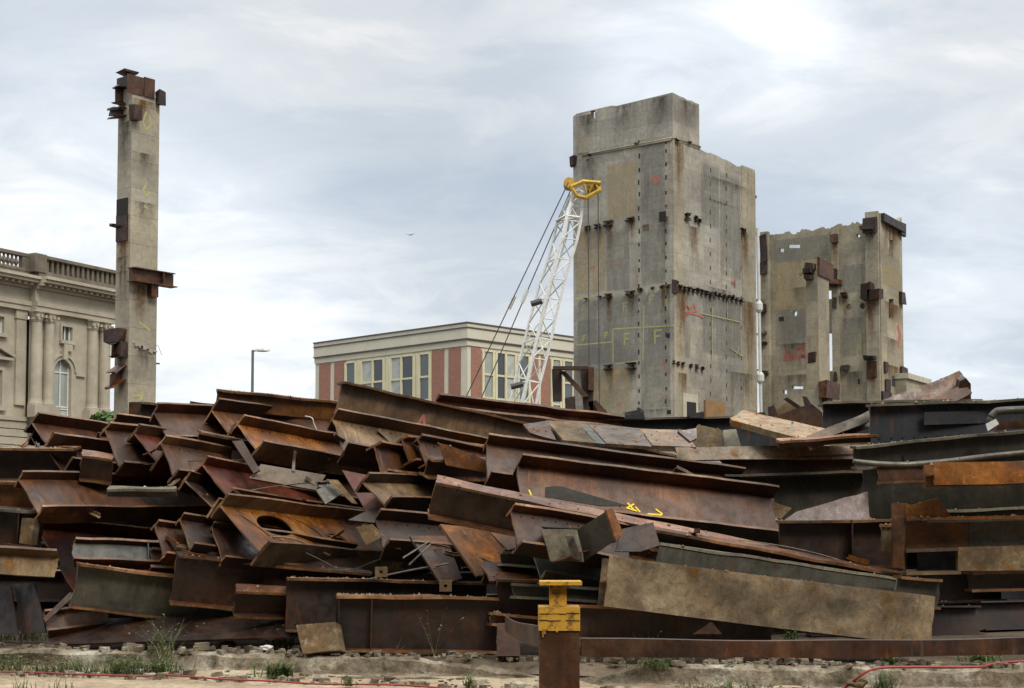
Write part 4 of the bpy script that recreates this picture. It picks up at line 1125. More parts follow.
# --- middle left
I('thin pale flanged beam lying in the dark gap right beside the big brown girder web', (108, 490), (155, 490), 20.15, 10, .9, W=.22, roll=-10, H=.09, mat='rust_dark', top='steel_pale', nobot=True)
I('low beam end pushed out of the dark gap above the grey webbed beam', (150, 552), (172, 553), 20.2, 18, 1.0, W=.2, roll=20, H=.22, mat='rust_brown')
I('brown beam with a broad plain web facing the sky, between the palace beam and the cut red one', (105, 430), (145, 433), 21.2, 48, 5, W=.30, B=(119, 467), mat='rust_brown')
I('beam with a bright orange red cut end next to the broad plain web', (134, 434), (165, 438), 21.2, 46, 4.5, W=.34, B=(156, 461), mat='rust_red', top='rust_tan')
I('grey brown beam with a thin pale flange edge in the middle of the heap', (161, 443), (195, 449), 20.9, 46, 4.5, W=.30, B=(173, 475), mat='rust_brown', top='rust_tan')
I('wide reddish beam rising just under the pale pillar base', (154, 413), (205, 415), 21.8, 40, 5, W=.36, B=(170, 444), mat='rust_brown', top='rust_red')
I('dark greenish beam half hidden at the foot of the pale pillar', (141, 404), (180, 408), 22.9, 30, 4, W=.3, B=(139, 428), mat='rust_dark')
slab('square brown plate standing against the foot of the pale pillar', [(129, 402, 23), (141, 402, 23), (141, 424, 23), (128, 424, 23)], .05, 'rust_brown', rough=.02)
slab('flat rusty plate end poking up between the pillar and the orange girder', [(190, 401, 23), (216, 404, 23.1), (216, 420, 23.1), (190, 418, 23)], .05, 'rust_brown', rough=.03)
I('slim dark beam peeking up left of the reddish beam under the pillar', (112, 424), (128, 426), 22.4, 40, 3, W=.4, B=(118, 438), mat='rust_dark')
I('bright orange and tan girder lying on top of the heap before the street lamp', (217, 391), (330, 402), 22.6, 12, 1.9, W=.16, roll=-8, H=.27, mat='rust_orange', top='rust_orange', nobot=True)
I('reddish brown beam carrying the bright orange girder', (212, 411), (300, 422), 22.0, 38, 4.5, W=.46, B=(228, 433), mat='rust_brown', top='rust_dark')
I('streaked orange beam with a tan dusted lower flange, below the bright orange girder', (238, 425), (325, 441), 21.3, 36, 3.2, W=.36, B=(256, 449), mat='rust_orange', top='rust_brown', bot='rust_tan')
slab('dark tan cover plate leaning under the streaked orange beam', [(261, 464, 20.9), (326, 475, 21.3), (316, 490, 21.1), (249, 478, 20.7)], .03, 'rust_tan')
I('hollow channel with a tan rim, mouth open towards the viewer above the smooth red beam', (199, 433), (238, 441), 21.4, 30, 2.0, W=.28, B=(194, 455), mat='rust_dark', top='rust_tan', bot='rust_tan', name='steel_channel')
slab('long narrow brown plate dropping between the tan rimmed channel and the streaked beam', [(232, 441, 21.0), (243, 441, 21.0), (260, 470, 20.7), (254, 474, 20.7)], .03, 'rust_brown')
slab('small dark square plate inside the tan rimmed channel', [(232, 450, 21.6), (246, 452, 21.6), (246, 464, 21.6), (231, 462, 21.6)], .04, 'rust_brown')
I('smooth dull red beam with a rounded bright edge, above the girder with the oval hole', (202, 465), (262, 476), 20.4, 38, 3.6, W=.30, B=(226, 495), mat='rust_red', top='rust_red', ragged=.01)
I('dark twisted beam nested beside the smooth dull red one', (185, 481), (215, 490), 20.3, 38, 3.4, W=.32, B=(212, 507), mat='rust_dark', top='rust_dark')
# girder with the oval hole
def hole_girder():
    T, F, Y, a, Bq = (220, 506), (330, 519), 19.7, 32, (259, 552)
    Tp, d, u, H = solve(T, F, Y, a, Bq); SOLVE_LOG.pop()
    y = u.cross(d)
    def to(px, py):
        r = ray(px, py); C = V((0,0,EYE)); t = (Tp-C).dot(y)/r.dot(y); q = C+r*t-Tp
        return q.dot(d), q.dot(u)
    ctr = to(274.5, 526); 
    pts = [to(274.5+19*math.cos(t*math.pi/10)*.96+5*math.sin(t*math.pi/10)*.3, 526+9.3*math.sin(t*math.pi/10)+4.5*math.cos(t*math.pi/10)) for t in range(20)]
    sq = [to(*p) for p in ((326, 534), (338, 534.5), (348, 543), (336, 543))]
    ok = all(-H+.02 < p[1] < -.02 for p in pts+sq)
    if not ok: print('HOLES OUT', H, pts[:3], sq)
    I('broad orange brown girder with an oval hole and a dark slot in its web', T, F, Y, a, 3.4, W=.42, B=Bq, mat='rust_orange', top='rust_tan', bot='crusted', holes=[p for p in ([pts, sq] if ok else [pts])])
hole_girder()
I('dark beam with its rim showing just under the oval hole girder', (180, 520), (225, 527), 19.95, 30, 2.5, W=.24, B=(190, 548), mat='rust_dark')
I('thin dark channel stacked low beside the oval hole girder', (212, 528), (240, 532), 19.9, 30, 2.2, W=.2, B=(222, 560), mat='rust_dark', name='steel_channel')
I('narrow brown beam end standing in the shadow above the dark web girder', (155, 526), (185, 530), 20.0, 40, 2.5, W=.22, B=(163, 556), mat='rust_brown')
I('slim dusty flange laid across the dark web girder', (176, 548), (215, 553), 19.75, 14, .8, W=.18, roll=-16, H=.10, mat='rust_tan', nobot=True)
slab('small loose tan bracket with a bolt hole under the dull red beam end', [(356, 527, 19.9), (372, 524, 19.9), (384, 536, 19.9), (366, 545, 19.9)], .05, 'crusted', 'steel_bracket', 'bracket')
slab('folded grey bracket lodged between the streaked beam and the oval hole girder', [(316, 490, 20.7), (332, 482, 20.8), (344, 492, 20.8), (326, 503, 20.6)], .04, 'steel_pale', 'steel_bracket', 'bracket')
slab('thin tan strip leaning on the folded grey bracket', [(326, 479, 20.7), (338, 480, 20.7), (358, 504, 20.6), (352, 503, 20.6)], .02, 'crusted')
slab('dull purple brown plate between the folded grey bracket and the grey web beam', [(342, 470, 21.0), (378, 478, 21.0), (388, 508, 20.8), (366, 512, 20.8)], .03, 'rust_red')
slab('dark brown plate end propped above the loose tan bracket', [(348, 520, 20.3), (372, 507, 20.4), (384, 507, 20.4), (376, 522, 20.2)], .03, 'rust_brown')
# --- top centre
I('long tan brown girder with a pale pink upper edge and red paint smear, highest in the heap', (341, 384), (490, 417), 22.3, 30, 6.6, W=.30, B=(336, 412), mat='rust_tan', top='rust_pink', bot='rust_dark', back=0, marks=[([[(1.35, -.36), (1.42, -.2), (1.47, -.38)], [(1.28, -.37), (1.55, -.34)]], .05, 'spray_red')])
I('tan girder with a long dark flange right under the highest girder', (333, 420), (470, 446), 21.6, 32, 5.2, W=.42, B=(343, 452), mat='rust_tan', top='rust_brown', bot='rust_brown')
I('rusty flange of a long beam behind the highest girder, by the crane foot', (470, 405), (610, 421), 24.5, 22, 3.8, W=.5, roll=20, H=.18, mat='rust_pink', top='rust_brown', back=.6)
I('stubby brown beam end, first of the three upright ends under the tan girder', (374, 447), (400, 450), 21.0, 55, 3, W=.30, B=(381, 473), mat='rust_brown')
I('stubby brown beam end, middle one of the three with an orange inner face', (402, 440), (416, 442), 21.3, 55, 3, W=.26, B=(409, 461), mat='rust_orange')
I('brown beam end next to the bright split plank, last of the three upright ends', (418, 440), (480, 452), 21.3, 45, 3, W=.26, B=(424, 463), mat='rust_brown')
I('tiny dark beam end squeezed under the middle upright end', (428, 459), (445, 460), 20.9, 45, 1.5, W=.22, B=(424, 474), mat='rust_dark')
slab('bright orange split plank lying among the upright beam ends', [(439, 443, 20.9), (449, 445, 20.9), (489, 461, 21.0), (491, 474, 21.0), (446, 465, 20.9)], .08, 'rust_orange', 'timber_plank', 'plank', rough=.015)
I('tan grey web beam with a thin straight flange across the middle of the heap', (363, 483), (500, 487), 20.3, 24, 3.4, W=.34, B=(384, 505), mat='rust_tan', top='rust_dark', bot='rust_dark')
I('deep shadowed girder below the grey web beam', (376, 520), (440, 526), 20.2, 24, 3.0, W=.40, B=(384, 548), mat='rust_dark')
# --- long central beams
I('rusty girder with an orange brown near end, above the yellow marked girder', (486, 444), (680, 470), 20.7, 13, 3.75, W=.42, roll=36, H=.62, mat='rust_brown', top='rust_brown')
def marked():
    T, F, Y, a, Bq = (518, 466), (772, 499), 20.0, 13, None
    Tp, d, u, H = solve(T, F, Y, a, None, 36, .74); SOLVE_LOG.pop()
    y = u.cross(d)
    def to(px, py):
        r = ray(px, py); C = V((0,0,EYE)); t = (Tp-C-y*.02).dot(y)/r.dot(y); q = C+r*t-Tp
        return q.dot(d), q.dot(u)
    L = to(776, 515)[0]
    print('marked L', L, 'H', H)
    st = [[(615, 503), (622, 506)], [(628, 503), (634, 510)], [(634, 504), (627, 508), (637, 511)], [(636, 507), (640, 512)]]
    ar = [[(648, 514), (660, 515)], [(656, 509.5), (662, 514), (658, 518)]]
    z = [[(529, 490), (532, 497)]]
    I('large brown girder with yellow paint marks and arrow on its web', T, F, Y, a, L, W=.50, roll=36, H=.74, mat='rust_brown', top='rust_brown', bot='rust_dark',
      marks=[([[to(*p) for p in q] for q in st+z], .024, 'spray_bright'), ([[to(*p) for p in q] for q in ar], .024, 'spray_bright')])
marked()
I('long straight girder with a pink dusted top flange running down across the heap', (436, 481), (880, 573), 18.6, 7, 6.2, W=0.22, roll=-24, H=.44, mat='rust_dark', top='rust_pink', bot='rust_brown')
I('dark grey green girder with a pale chipped edge under the long pink topped one', (660, 545), (892, 580), 18.1, 8, 3.3, W=0.05, roll=4, H=.40, mat='steel_grey', top='steel_pale', bot='steel_grey', ragged=.05)
I('dark girder edge sandwiched between the pink topped girder and the grey green one', (652, 530), (890, 573), 18.35, 8, 3.3, W=.30, roll=-10, H=.20, mat='rust_dark', top='rust_brown')
slab('torn green plate flap at the open end of the grey green girder', [(622, 529, 17.9), (652, 523, 18.1), (660, 545, 18.0), (640, 552, 17.9), (615, 552, 17.8)], .03, 'rust_dark', rough=.02)
I('dark red web beam with a pale chipped cut edge behind the bolted grey stub', (511, 511), (590, 524), 18.2, 26, 1.6, W=.28, B=(517, 546), mat='rust_dark', bot='rust_dark', top='rust_brown')
slab('sooty blue grey plate peeking from under the yellow marked girder', [(545, 487, 19.6), (560, 486, 19.6), (628, 506, 19.5), (600, 506, 19.5), (545, 497, 19.6)], .03, 'steel_grey')
# bolted grey stub
def stub():
    a = P(541, 528, 17.9)
    r = empty('bolted_stub', a, 'grey painted beam stub with bolted angle and orange cut end above the capped post', 'beam stub')
    slab(None, [(541, 529, 17.9), (580, 529, 18.1), (584, 562, 18.1), (551, 561, 17.9)], .02, 'steel_pale', 'web', parent=r, rough=.02)
    slab(None, [(541, 527, 17.9), (579, 528, 18.1), (580, 533, 18.4), (548, 532, 18.3)], .015, 'steel_grey', 'flange', parent=r)
    slab(None, [(577, 530, 18.0), (606, 511, 17.5), (615, 540, 17.5), (584, 561, 18.0)], .02, 'steel_grey', 'cross_plate', parent=r)
    slab(None, [(606, 510, 17.5), (612, 509, 17.6), (623, 533, 17.6), (615, 540, 17.5)], .03, 'rust_orange', 'cut_end', parent=r)
    slab(None, [(552, 561.5, 17.9), (584, 562, 18.1), (616, 540.5, 17.6), (600, 557, 17.9)], .015, 'rust_brown', 'flange', parent=r)
    k = slab(None, [(565, 536, 17.84), (573, 535, 17.84), (582, 560, 17.9), (573, 559, 17.9)], .012, 'steel_pale', 'bolted_angle', parent=r)
    for x, y in ((572, 541), (576, 554)):
        m = MB(); c = P(x, y, 17.82); m.tube([c+V((0, .03, 0)), c-V((0, .015, 0))], .028, 6)
        o = m.build('bolt', 'steel_black', k); o.matrix_parent_inverse = k.matrix_world.inverted()
stub()
I('dark green beam curving away under the bolted grey stub', (531, 548), (600, 560), 18.8, 22, 2.4, W=.3, B=(540, 578), mat='steel_grey', bot='steel_grey')
slab('broad rusty web sloping down into the dark under the pink topped girder', [(440, 524, 19.7), (486, 530, 20.3), (522, 572, 19.9), (476, 577, 19.2)], .03, 'rust_orange')
slab('second sloping web, darker, left of the broad rusty one', [(410, 536, 20.0), (444, 540, 20.4), (462, 578, 19.6), (440, 590, 19.3)], .03, 'rust_brown')
slab('small bright orange triangle of plate below the pink topped girder', [(490, 532, 19.4), (515, 536, 19.3), (516, 548, 19.2), (508, 550, 19.2)], .03, 'rust_orange')
I('brown beam end pointing up under the broad rusty sloping web', (484, 573), (510, 573), 19.1, 24, 1.5, W=.42, roll=-35, H=.16, mat='rust_brown', nobot=True)
I('grey green short beam in the shadow behind the dark green one', (500, 554), (528, 556), 19.2, 12, .9, W=.22, roll=0, H=.12, mat='steel_grey')
for lab, p in (('thin rebar rod crossing in the dark hollow, upper of the pair', ((403, 558), (430, 541))), ('thin rebar rod crossing in the dark hollow, lower of the pair', ((409, 565), (432, 543))), ('short rebar rod standing behind the crossed pair', ((409, 536), (417, 550)))):
    m = MB(); a, c = P(*p[0], 19.3), P(*p[1], 19.6); m.tube([V((0,0,0)), c-a], .012, 6); o = m.build('rebar_rod', 'steel_pale'); o.location = a; tag(o, lab, 'rebar', 'crossed rebar rods')
# --- bottom centre
I('straight girder with crumbs of rust along its top, lower one of the bottom stack', (287, 580), (430, 583), 19.3, 12, 2.6, W=.30, roll=0, H=.62, mat='rust_dark', top='rust_tan')
I('front girder standing upright on the kerb with a slanted stiffener', (337, 597), (495, 600), 18.5, 6, 1.98, W=.30, roll=0, H=.62, mat='rust_dark', top='rust_brown', bot='rust_brown', stiff=((.42, .0), (.02, 0)))
slab('pale scuffed steel block leaning at the kerb beside the front girder', [(296, 625, 18.3), (335, 622, 18.2), (340, 650, 18.1), (303, 654, 18.2)], .22, 'crusted', 'steel_block', 'steel block', rough=.01)
for lab, x, y, w, h, Y in (('small square bracket with a hole on the lower stacked girder', 381, 569, 12, 8, 19.2), ('small square bracket with a hole on the front girder top', 445.5, 583, 12, 9, 18.5)):
    a = P(x-w/2, y+h/2+4, Y); s = Y/1500
    vv, ff = panel([(0,0),(w*s,0),(w*s,(h+2)*s),(0,(h+2)*s)], [[(w*s*.5+.022*math.cos(k*math.pi/5), (h+2)*s*.5+.022*math.sin(k*math.pi/5)) for k in range(10)]], .08)
    o = mk('steel_bracket', [V((p.x, p.z, p.y)) for p in vv], ff, 'crusted'); o.location = a; tag(o, lab, 'bracket')
I('brown topped beam behind the yellow capped post, low in the heap', (497, 581), (560, 583), 18.9, 10, 1.5, W=.26, roll=0, H=.42, mat='rust_dark', top='rust_tan')
I('grey beam laid over the brown topped one behind the post', (512, 586), (600, 590), 18.4, 8, 1.6, W=.18, roll=0, H=.12, mat='steel_grey')
I('dark beam running back to the kerb, under the brown topped one', (490, 615), (545, 620), 18.5, 14, 1.3, W=.34, roll=0, H=.10, mat='rust_brown')
slab('small dark block on the kerb beside the yellow capped post', [(497, 623, 17.9), (520, 623, 17.9), (520, 656, 17.8), (497, 656, 17.8)], .25, 'rust_brown', 'steel_block', 'steel block')
I('long low girder behind the rail under the crusted beam', (570, 607), (765, 616), 17.7, 3, 2.4, W=.24, roll=0, H=.34, mat='rust_dark', top='rust_red', back=.2)
# crusted beam in front
cb = I('large mud crusted beam lying on its side in front of the heap', (606, 581), (932, 622), 17.3, 4, 3.86, W=.58, roll=-86, H=.52, mat='crusted_grey', top='crusted_grey', fr=.5, ragged=.01, bend=.01)
for i, (x0, x1, y0, y1, mt) in enumerate(((2.62, 3.0, -.12, .14, 'soot_stain'), (.35, .62, -.1, .27, 'soot_stain'), (1.35, 1.7, -.2, .2, 'soot_stain'), (2.0, 2.15, -.05, .27, 'rust_stain'), (2.3, 2.5, .0, .28, 'rust_stain'), (3.2, 3.42, -.1, .27, 'rust_stain'), (.9, 1.1, .0, .28, 'rust_stain'), (1.08, 1.20, .02, .09, 'rust_stain'), (3.45, 3.7, -.2, .25, 'soot_stain'))):
    decal(cb, 'stain', mt, [V((x0, y0, .042+i*.0004)), V((x1, y0, .042+i*.0004)), V((x1, y1, .042+i*.0004)), V((x0, y1, .042+i*.0004))])
I('grey painted beam end with twisted flanges beside the crusted beam end', (897, 578), (932, 582), 18.2, 10, .55, W=.22, roll=0, H=.30, mat='steel_grey', top='rust_brown', bot='rust_orange', end_plate=False)
m = None
slab('rusty triangular plate corner poking up behind the rail', [(693, 634, 17.2), (712, 622, 17.2), (722, 634, 17.2)], .03, 'rust_brown')
# --- right group
I('long girder with a pale grey pink upper face, lying level across the heap', (690, 455), (862, 452), 21.4, 3, 2.55, W=.22, roll=-62, H=.06, mat='rust_pale', top='rust_pale', nobot=True, back=.2, name='steel_channel')
I('level girder with a reddish brown web under the pale faced one', (722, 461), (866, 456), 21.5, 3, 2.15, W=.28, roll=0, H=.20, mat='rust_brown', top='rust_orange', bot='steel_pale')
I('wide grey green girder showing between the level girder and the tapered plate', (720, 479), (885, 474), 21.65, 3, 2.6, W=.2, roll=0, H=.62, mat='steel_grey')
slab('tapered grey pink plate standing on the tan edged girder', [(783, 521, 19.2), (796, 512, 19.3), (868, 491, 19.6), (869, 521, 19.5)], .04, 'plate_grey', rough=.015)
I('tan edged girder with a dark hollow web at the end of the yellow marked one', (779, 523), (892, 523), 19.2, 4, 1.45, W=.36, roll=0, H=.55, mat='rust_dark', top='crusted', bot='rust_dark', stiff=(.9,))
I('small channel end with pale lips between the tan edged girder and the orange frame', (881, 527), (893, 527), 18.8, 10, .16, W=.10, roll=0, H=.27, mat='crusted', name='steel_channel')
slab('small dark bracket end poking from behind the yellow marked girder', [(771, 498, 19.5), (776, 503, 19.5), (792, 508, 19.5), (781, 519, 19.5), (776, 517, 19.5)], .04, 'crusted', 'steel_bracket', 'bracket')
# orange frame
def oframe():
    Y = 18.4
    a = P(894, 568, Y)
    r = empty('box_frame', a, 'bright orange rusted box frame with an open cell and a crusted tan panel', 'steel frame')
    S = lambda pts, th, mt, nm, rr=0: slab(None, [(x, y, Y+dy) for x, y, dy in pts], th, mt, nm, parent=r, rough=rr)
    S([(893, 503, 0), (905, 503, 0), (905, 570, 0), (893, 566, 0)], .08, 'rust_orange', 'end_post', .01)
    S([(905.5, 503, .05), (912, 505, .05), (923, 502, .05), (938, 498, .05), (951, 516, .05), (905.5, 517, .05)], .03, 'rust_orange', 'gusset', .01)
    S([(905.5, 523, .25), (968, 522, .25), (968, 547, .25), (905.5, 549, .25)], .03, 'rust_orange', 'web')
    S([(968.5, 522, .25), (1060, 519, .25), (1060, 545, .25), (968.5, 547, .25)], .03, 'steel_pale', 'web')
    S([(958, 547.5, 0), (1060, 544.5, 0), (1060, 570, 0), (958, 571, 0)], .10, 'crusted', 'panel', .01)
    for y0, y1, x1, mt in ((519, 516.5, 1060, 'rust_orange'), (551, 549, 957, 'rust_tan'), (573.5, 572.5, 960, 'rust_tan')):
        A, Bp = P(905.5, y0, Y), P(x1, y1, Y); d = (Bp-A)
        m = MB(); m.add([A+V((0,-.05,-.02)), Bp+V((0,-.05,-.02)), Bp+V((0,.30,-.02)), A+V((0,.30,-.02)), A+V((0,-.05,.02)), Bp+V((0,-.05,.02)), Bp+V((0,.30,.02)), A+V((0,.30,.02))],
              [(0,1,2,3),(4,5,6,7),(0,1,5,4),(1,2,6,5),(2,3,7,6),(3,0,4,7)])
        o = m.build('flange', mt, r); o.matrix_parent_inverse = r.matrix_world.inverted()
oframe()
I('grey green beam edge showing behind the orange frame top', (950, 512), (1040, 509), 19.3, 2, 2.0, W=.2, roll=0, H=.2, mat='steel_grey', back=.3)
I('dark brown beam under the crusted tan panel of the orange frame', (968, 574), (1040, 573), 18.6, 2, 1.6, W=.3, roll=0, H=.18, mat='rust_dark')
I('flaking orange painted beam with white speckles, jutting out below the grey pipe', (933, 474), (1040, 471), 18.0, 3, 1.6, W=.27, roll=-88, H=.3, mat='rust_orange', top='rust_orange', fr=.5)
I('brown web strip in the shade beside the flaking orange beam', (877, 467), (935, 466), 19.4, 3, 1.2, W=.10, roll=0, H=.19, mat='rust_brown')
I('very dark blue black girder along the top of the heap with a cut panel line', (869, 407), (1040, 400), 20.2, 4, 3.2, W=.26, roll=0, H=.50, mat='steel_black', top='steel_pale', bot='steel_black', stiff=())
slab('raised rectangular cover plate on the blue black girder web', [(924, 412, 20.14), (986, 411, 20.3), (986, 423, 20.3), (924, 425, 20.14)], .02, 'steel_black')
I('black girder reaching back along the heap top behind the planks', (822, 405), (880, 404), 22.5, 3, 2.4, W=.4, roll=0, H=.5, mat='steel_black', top='steel_pale')
I('grey green girder with light upper flange edge directly below the blue black one', (862, 448), (1040, 431), 19.6, 4, 3.2, W=.28, roll=-3, H=.24, mat='steel_grey', top='steel_pale', bot='steel_grey', back=.12)
slab('dark square notch plate on the grey green girder web', [(903, 455, 19.62), (915, 454, 19.64), (916, 460, 19.64), (904, 461, 19.62)], .01, 'hole_dark')
def curve_thing(name, label, pts, r, mat, cat, n=8, sub=6, group=None, start=None):
    W = [V(p) for p in pts]; out = []
    for i in range(len(W)-1):
        p0 = W[max(i-1,0)]; p1 = W[i]; p2 = W[i+1]; p3 = W[min(i+2, len(W)-1)]
        for k in range(sub):
            t = k/sub; out.append(.5*((2*p1)+(p2-p0)*t+(2*p0-5*p1+4*p2-p3)*t*t+(3*p1-p0-3*p2+p3)*t**3))
    out.append(W[-1]); O = V(out[0])
    m = MB(); m.tube([p-O for p in out], r, n); o = m.build(name, mat, None, True); o.location = O
    return tag(o, label, cat, group)
curve_thing('conduit_pipe', 'curved pale grey pipe lying along the grey green girder', [P(853, 461.5, 19.1), P(880, 464, 19.1), P(910, 464.5, 19.15), P(950, 461, 19.2), P(990, 456, 19.3), P(1050, 450, 19.4)], .035, 'steel_pale', 'pipe')
curve_thing('bent_pipe', 'dark bent pipe hooked over the end of the blue black girder', [P(994, 428, 19.4), P(990, 421, 19.4), P(995, 413, 19.4), P(1005, 410.5, 19.4), P(1050, 409, 19.5)], .05, 'steel_grey', 'pipe')
slab('reddish strip plate below the dark bent pipe', [(998, 421, 19.6), (1050, 418, 19.7), (1050, 427, 19.7), (998, 430, 19.6)], .03, 'rust_brown')
slab('crumpled pale scrap of sheet under the bent pipe', [(986, 424, 19.3), (996, 419, 19.3), (999, 424, 19.3), (988, 431, 19.3)], .02, 'white_scrap', 'scrap_sheet', 'scrap', rough=.03)
I('large shadowed girder behind the flaking orange beam', (862, 456), (1040, 447), 20.5, 3, 3.0, W=.2, roll=0, H=1.0, mat='steel_grey')
# brown channels poking above the skyline
I('rusty double channel sticking up above the black girder, upper one', (893, 407), (966, 379), 22.6, 12, 1.28, W=.30, roll=-62, H=.16, mat='rust_brown', top='rust_brown', back=.3, name='steel_channel')
I('rusty channel lying against the upper double channel on the skyline', (925, 410), (969, 388), 22.4, 12, .78, W=.22, roll=-50, H=.14, mat='rust_dark', top='rust_brown', back=.3, name='steel_channel')
slab('dark crumpled plate closing the end of the skyline channels', [(960, 381, 22.5), (966, 378, 22.5), (971, 384, 22.5), (971, 402, 22.6), (957, 402, 22.6)], .2, 'rust_dark', rough=.03)
I('tan brown plank like beam slanting up beside the black girder end', (822, 436), (868, 417), 20.4, 8, .75, W=.14, roll=-60, H=.12, mat='rust_tan', top='rust_tan', back=.2)
I('thin edged channel under the slanting plank like beam', (800, 441), (872, 436), 20.2, 4, 1.05, W=.16, roll=-12, H=.08, mat='rust_brown', top='rust_pink', back=.3, nobot=True)
slab('rust stained white and orange board lying across the pale faced girder', [(731, 420, 21.5), (742, 413, 22.1), (868, 438, 21.3), (806, 443, 20.9)], .09, 'rust_pale', 'steel_board', 'board', rough=.03)
slab('whitish end piece beside the rust stained board', [(730, 418, 21.9), (743, 412, 22.2), (758, 417, 22.0), (740, 424, 21.7)], .08, 'rust_pale', 'steel_board', 'board', rough=.03)
slab('broken brown plate with a curved edge behind the stained board', [(768, 419, 23), (800, 407, 23), (812, 404, 23), (822, 412, 23), (824, 427, 23), (775, 425, 23)], .06, 'rust_brown', rough=.03)
slab('pale dusty plate tilted among the broken pieces below the slim pillar', [(772, 412, 24), (788, 401, 24), (802, 411, 24), (778, 421, 24)], .05, 'crusted', rough=.03)
for lab, pts in (('short rusty bar poking from the broken plates below the slim pillar', ((784, 399), (787, 397), (803, 408), (800, 410))), ('curled rusty bar rising beside the short one', ((803, 396), (807, 397), (815, 410), (806, 409))), ('dark scrap piece behind the pale dusty plate', ((768, 407), (774, 405), (778, 415), (769, 420)))):
    slab(lab, [(x, y, 23.5) for x, y in pts], .06, 'rust_dark', 'scrap_bar', 'scrap', rough=.02)
slab('green tinged concrete lump below the dark skyline beam', [(690, 436, 22.2), (698, 424, 22.3), (722, 431, 22.3), (724, 447, 22.1), (696, 449, 22.1)], .3, 'crusted', 'concrete_lump', 'concrete lump', rough=.04)
slab('grey brown concrete lump beside the green tinged one', [(723, 430, 22.4), (736, 429, 22.4), (741, 446, 22.2), (724, 447, 22.2)], .3, 'concrete_warm', 'concrete_lump', 'concrete lump', rough=.05)
slab('small pinkish plate at the end of the banded tan flange', [(678, 431, 21.0), (696, 429, 21.2), (697, 438, 21.0), (690, 442, 20.9)], .04, 'plate_grey')
I('dark steel beam forming the low skyline in front of the big tower', (592, 421), (780, 418), 25.5, 2, 3.7, W=.3, roll=0, H=0.5, mat='steel_black')
# banded tan flange
def banded():
    r = empty('tan_flange_beam', P(546, 430, 21.9), 'tan flat beam with a dark blue grey band across it, on top of the heap below the tower', 'steel beam')
    for nm, pts, mt in (('flange', [(546, 420, 22.6), (579, 423, 22.6), (595, 443, 21.5), (563, 440, 21.5)], 'crusted'), ('dark_band', [(579.3, 423, 22.6), (588, 424, 22.6), (606, 444, 21.5), (595.3, 443, 21.5)], 'steel_grey'),
                        ('flange', [(588.5, 424, 22.58), (640, 429, 22.55), (652, 446.5, 21.5), (606.5, 444, 21.5)], 'rust_tan'), ('flange', [(640.5, 429, 22.55), (684, 431, 22.5), (696, 447, 21.4), (652.5, 446.5, 21.5)], 'rust_tan')):
        slab(None, pts, .05, mt, nm, parent=r, rough=.012)
banded()
slab('rough rusty edge of a buried plate at the end of the highest girder', [(523, 424, 22.0), (548, 422, 22.1), (556, 440, 21.4), (530, 434, 21.7)], .05, 'rust_brown', rough=.04)
# debris in front of the tower beyond the heap
I('upright rusty column stump beside the tower base', (560, 410), (566, 410), 100, 10, .2, W=.3, roll=0, H=.3, mat='rust_dark') if False else None
def junk():
    Y = 98
    for lab, parts in (('dark rusted column frame with a diagonal brace beside the tower foot', [((552, 369), (562, 369), (562, 401), (553, 401)), ((560, 371), (565, 371), (589, 396), (584, 397)), ((553, 366), (588, 366), (588, 369.5), (553, 369.5))]),
                       ('red brown steel post standing against the tower foot', [((580, 367), (594, 367), (593, 413), (584, 413)), ((588.5, 367), (594, 367), (594, 390), (588.5, 390))]),
                       ('low heap of rusty scrap leaning on the tower foot', [((588, 402), (596, 400), (609, 414), (592, 416)), ((594, 404), (606, 410), (600, 417)), ((565, 398), (575, 396), (576, 413), (566, 413))])):
        r = empty('wrecked_frame', P(parts[0][2][0], 500, Y), lab, 'wreckage')
        for i, pts in enumerate(parts): slab(None, [(x, y, Y-i*.6) for x, y in pts], .6, 'rust_dark' if i != 1 else 'rust_brown', ('post', 'brace', 'cross_beam')[i], parent=r)
junk()
for lab, pts, Y in (('small black steel offcut on the skyline beam by the tower doorway', ((690, 418), (688, 414), (704, 411.5), (704, 418)), 25.3), ('black jagged steel offcut near the tower foot', ((624, 419), (625, 415), (641, 413), (643, 409), (645, 419)), 25.3), ('dark lump on the skyline beam under the pale pipe', ((748, 418), (752, 413), (765, 412), (767, 419)), 25.4)):
    slab(lab, [(x, y, Y) for x, y in pts], .15, 'steel_black', 'steel_offcut', 'steel offcut', rough=.02)
# a red white ribbon
curve_thing('plastic_ribbon', 'red and white plastic ribbon hanging from the bright orange girder', [P(305, 416, 21.6), P(312, 418, 21.5), P(314, 424, 21.5), P(317, 430, 21.5)], .007, 'white_scrap', 'ribbon', 5)

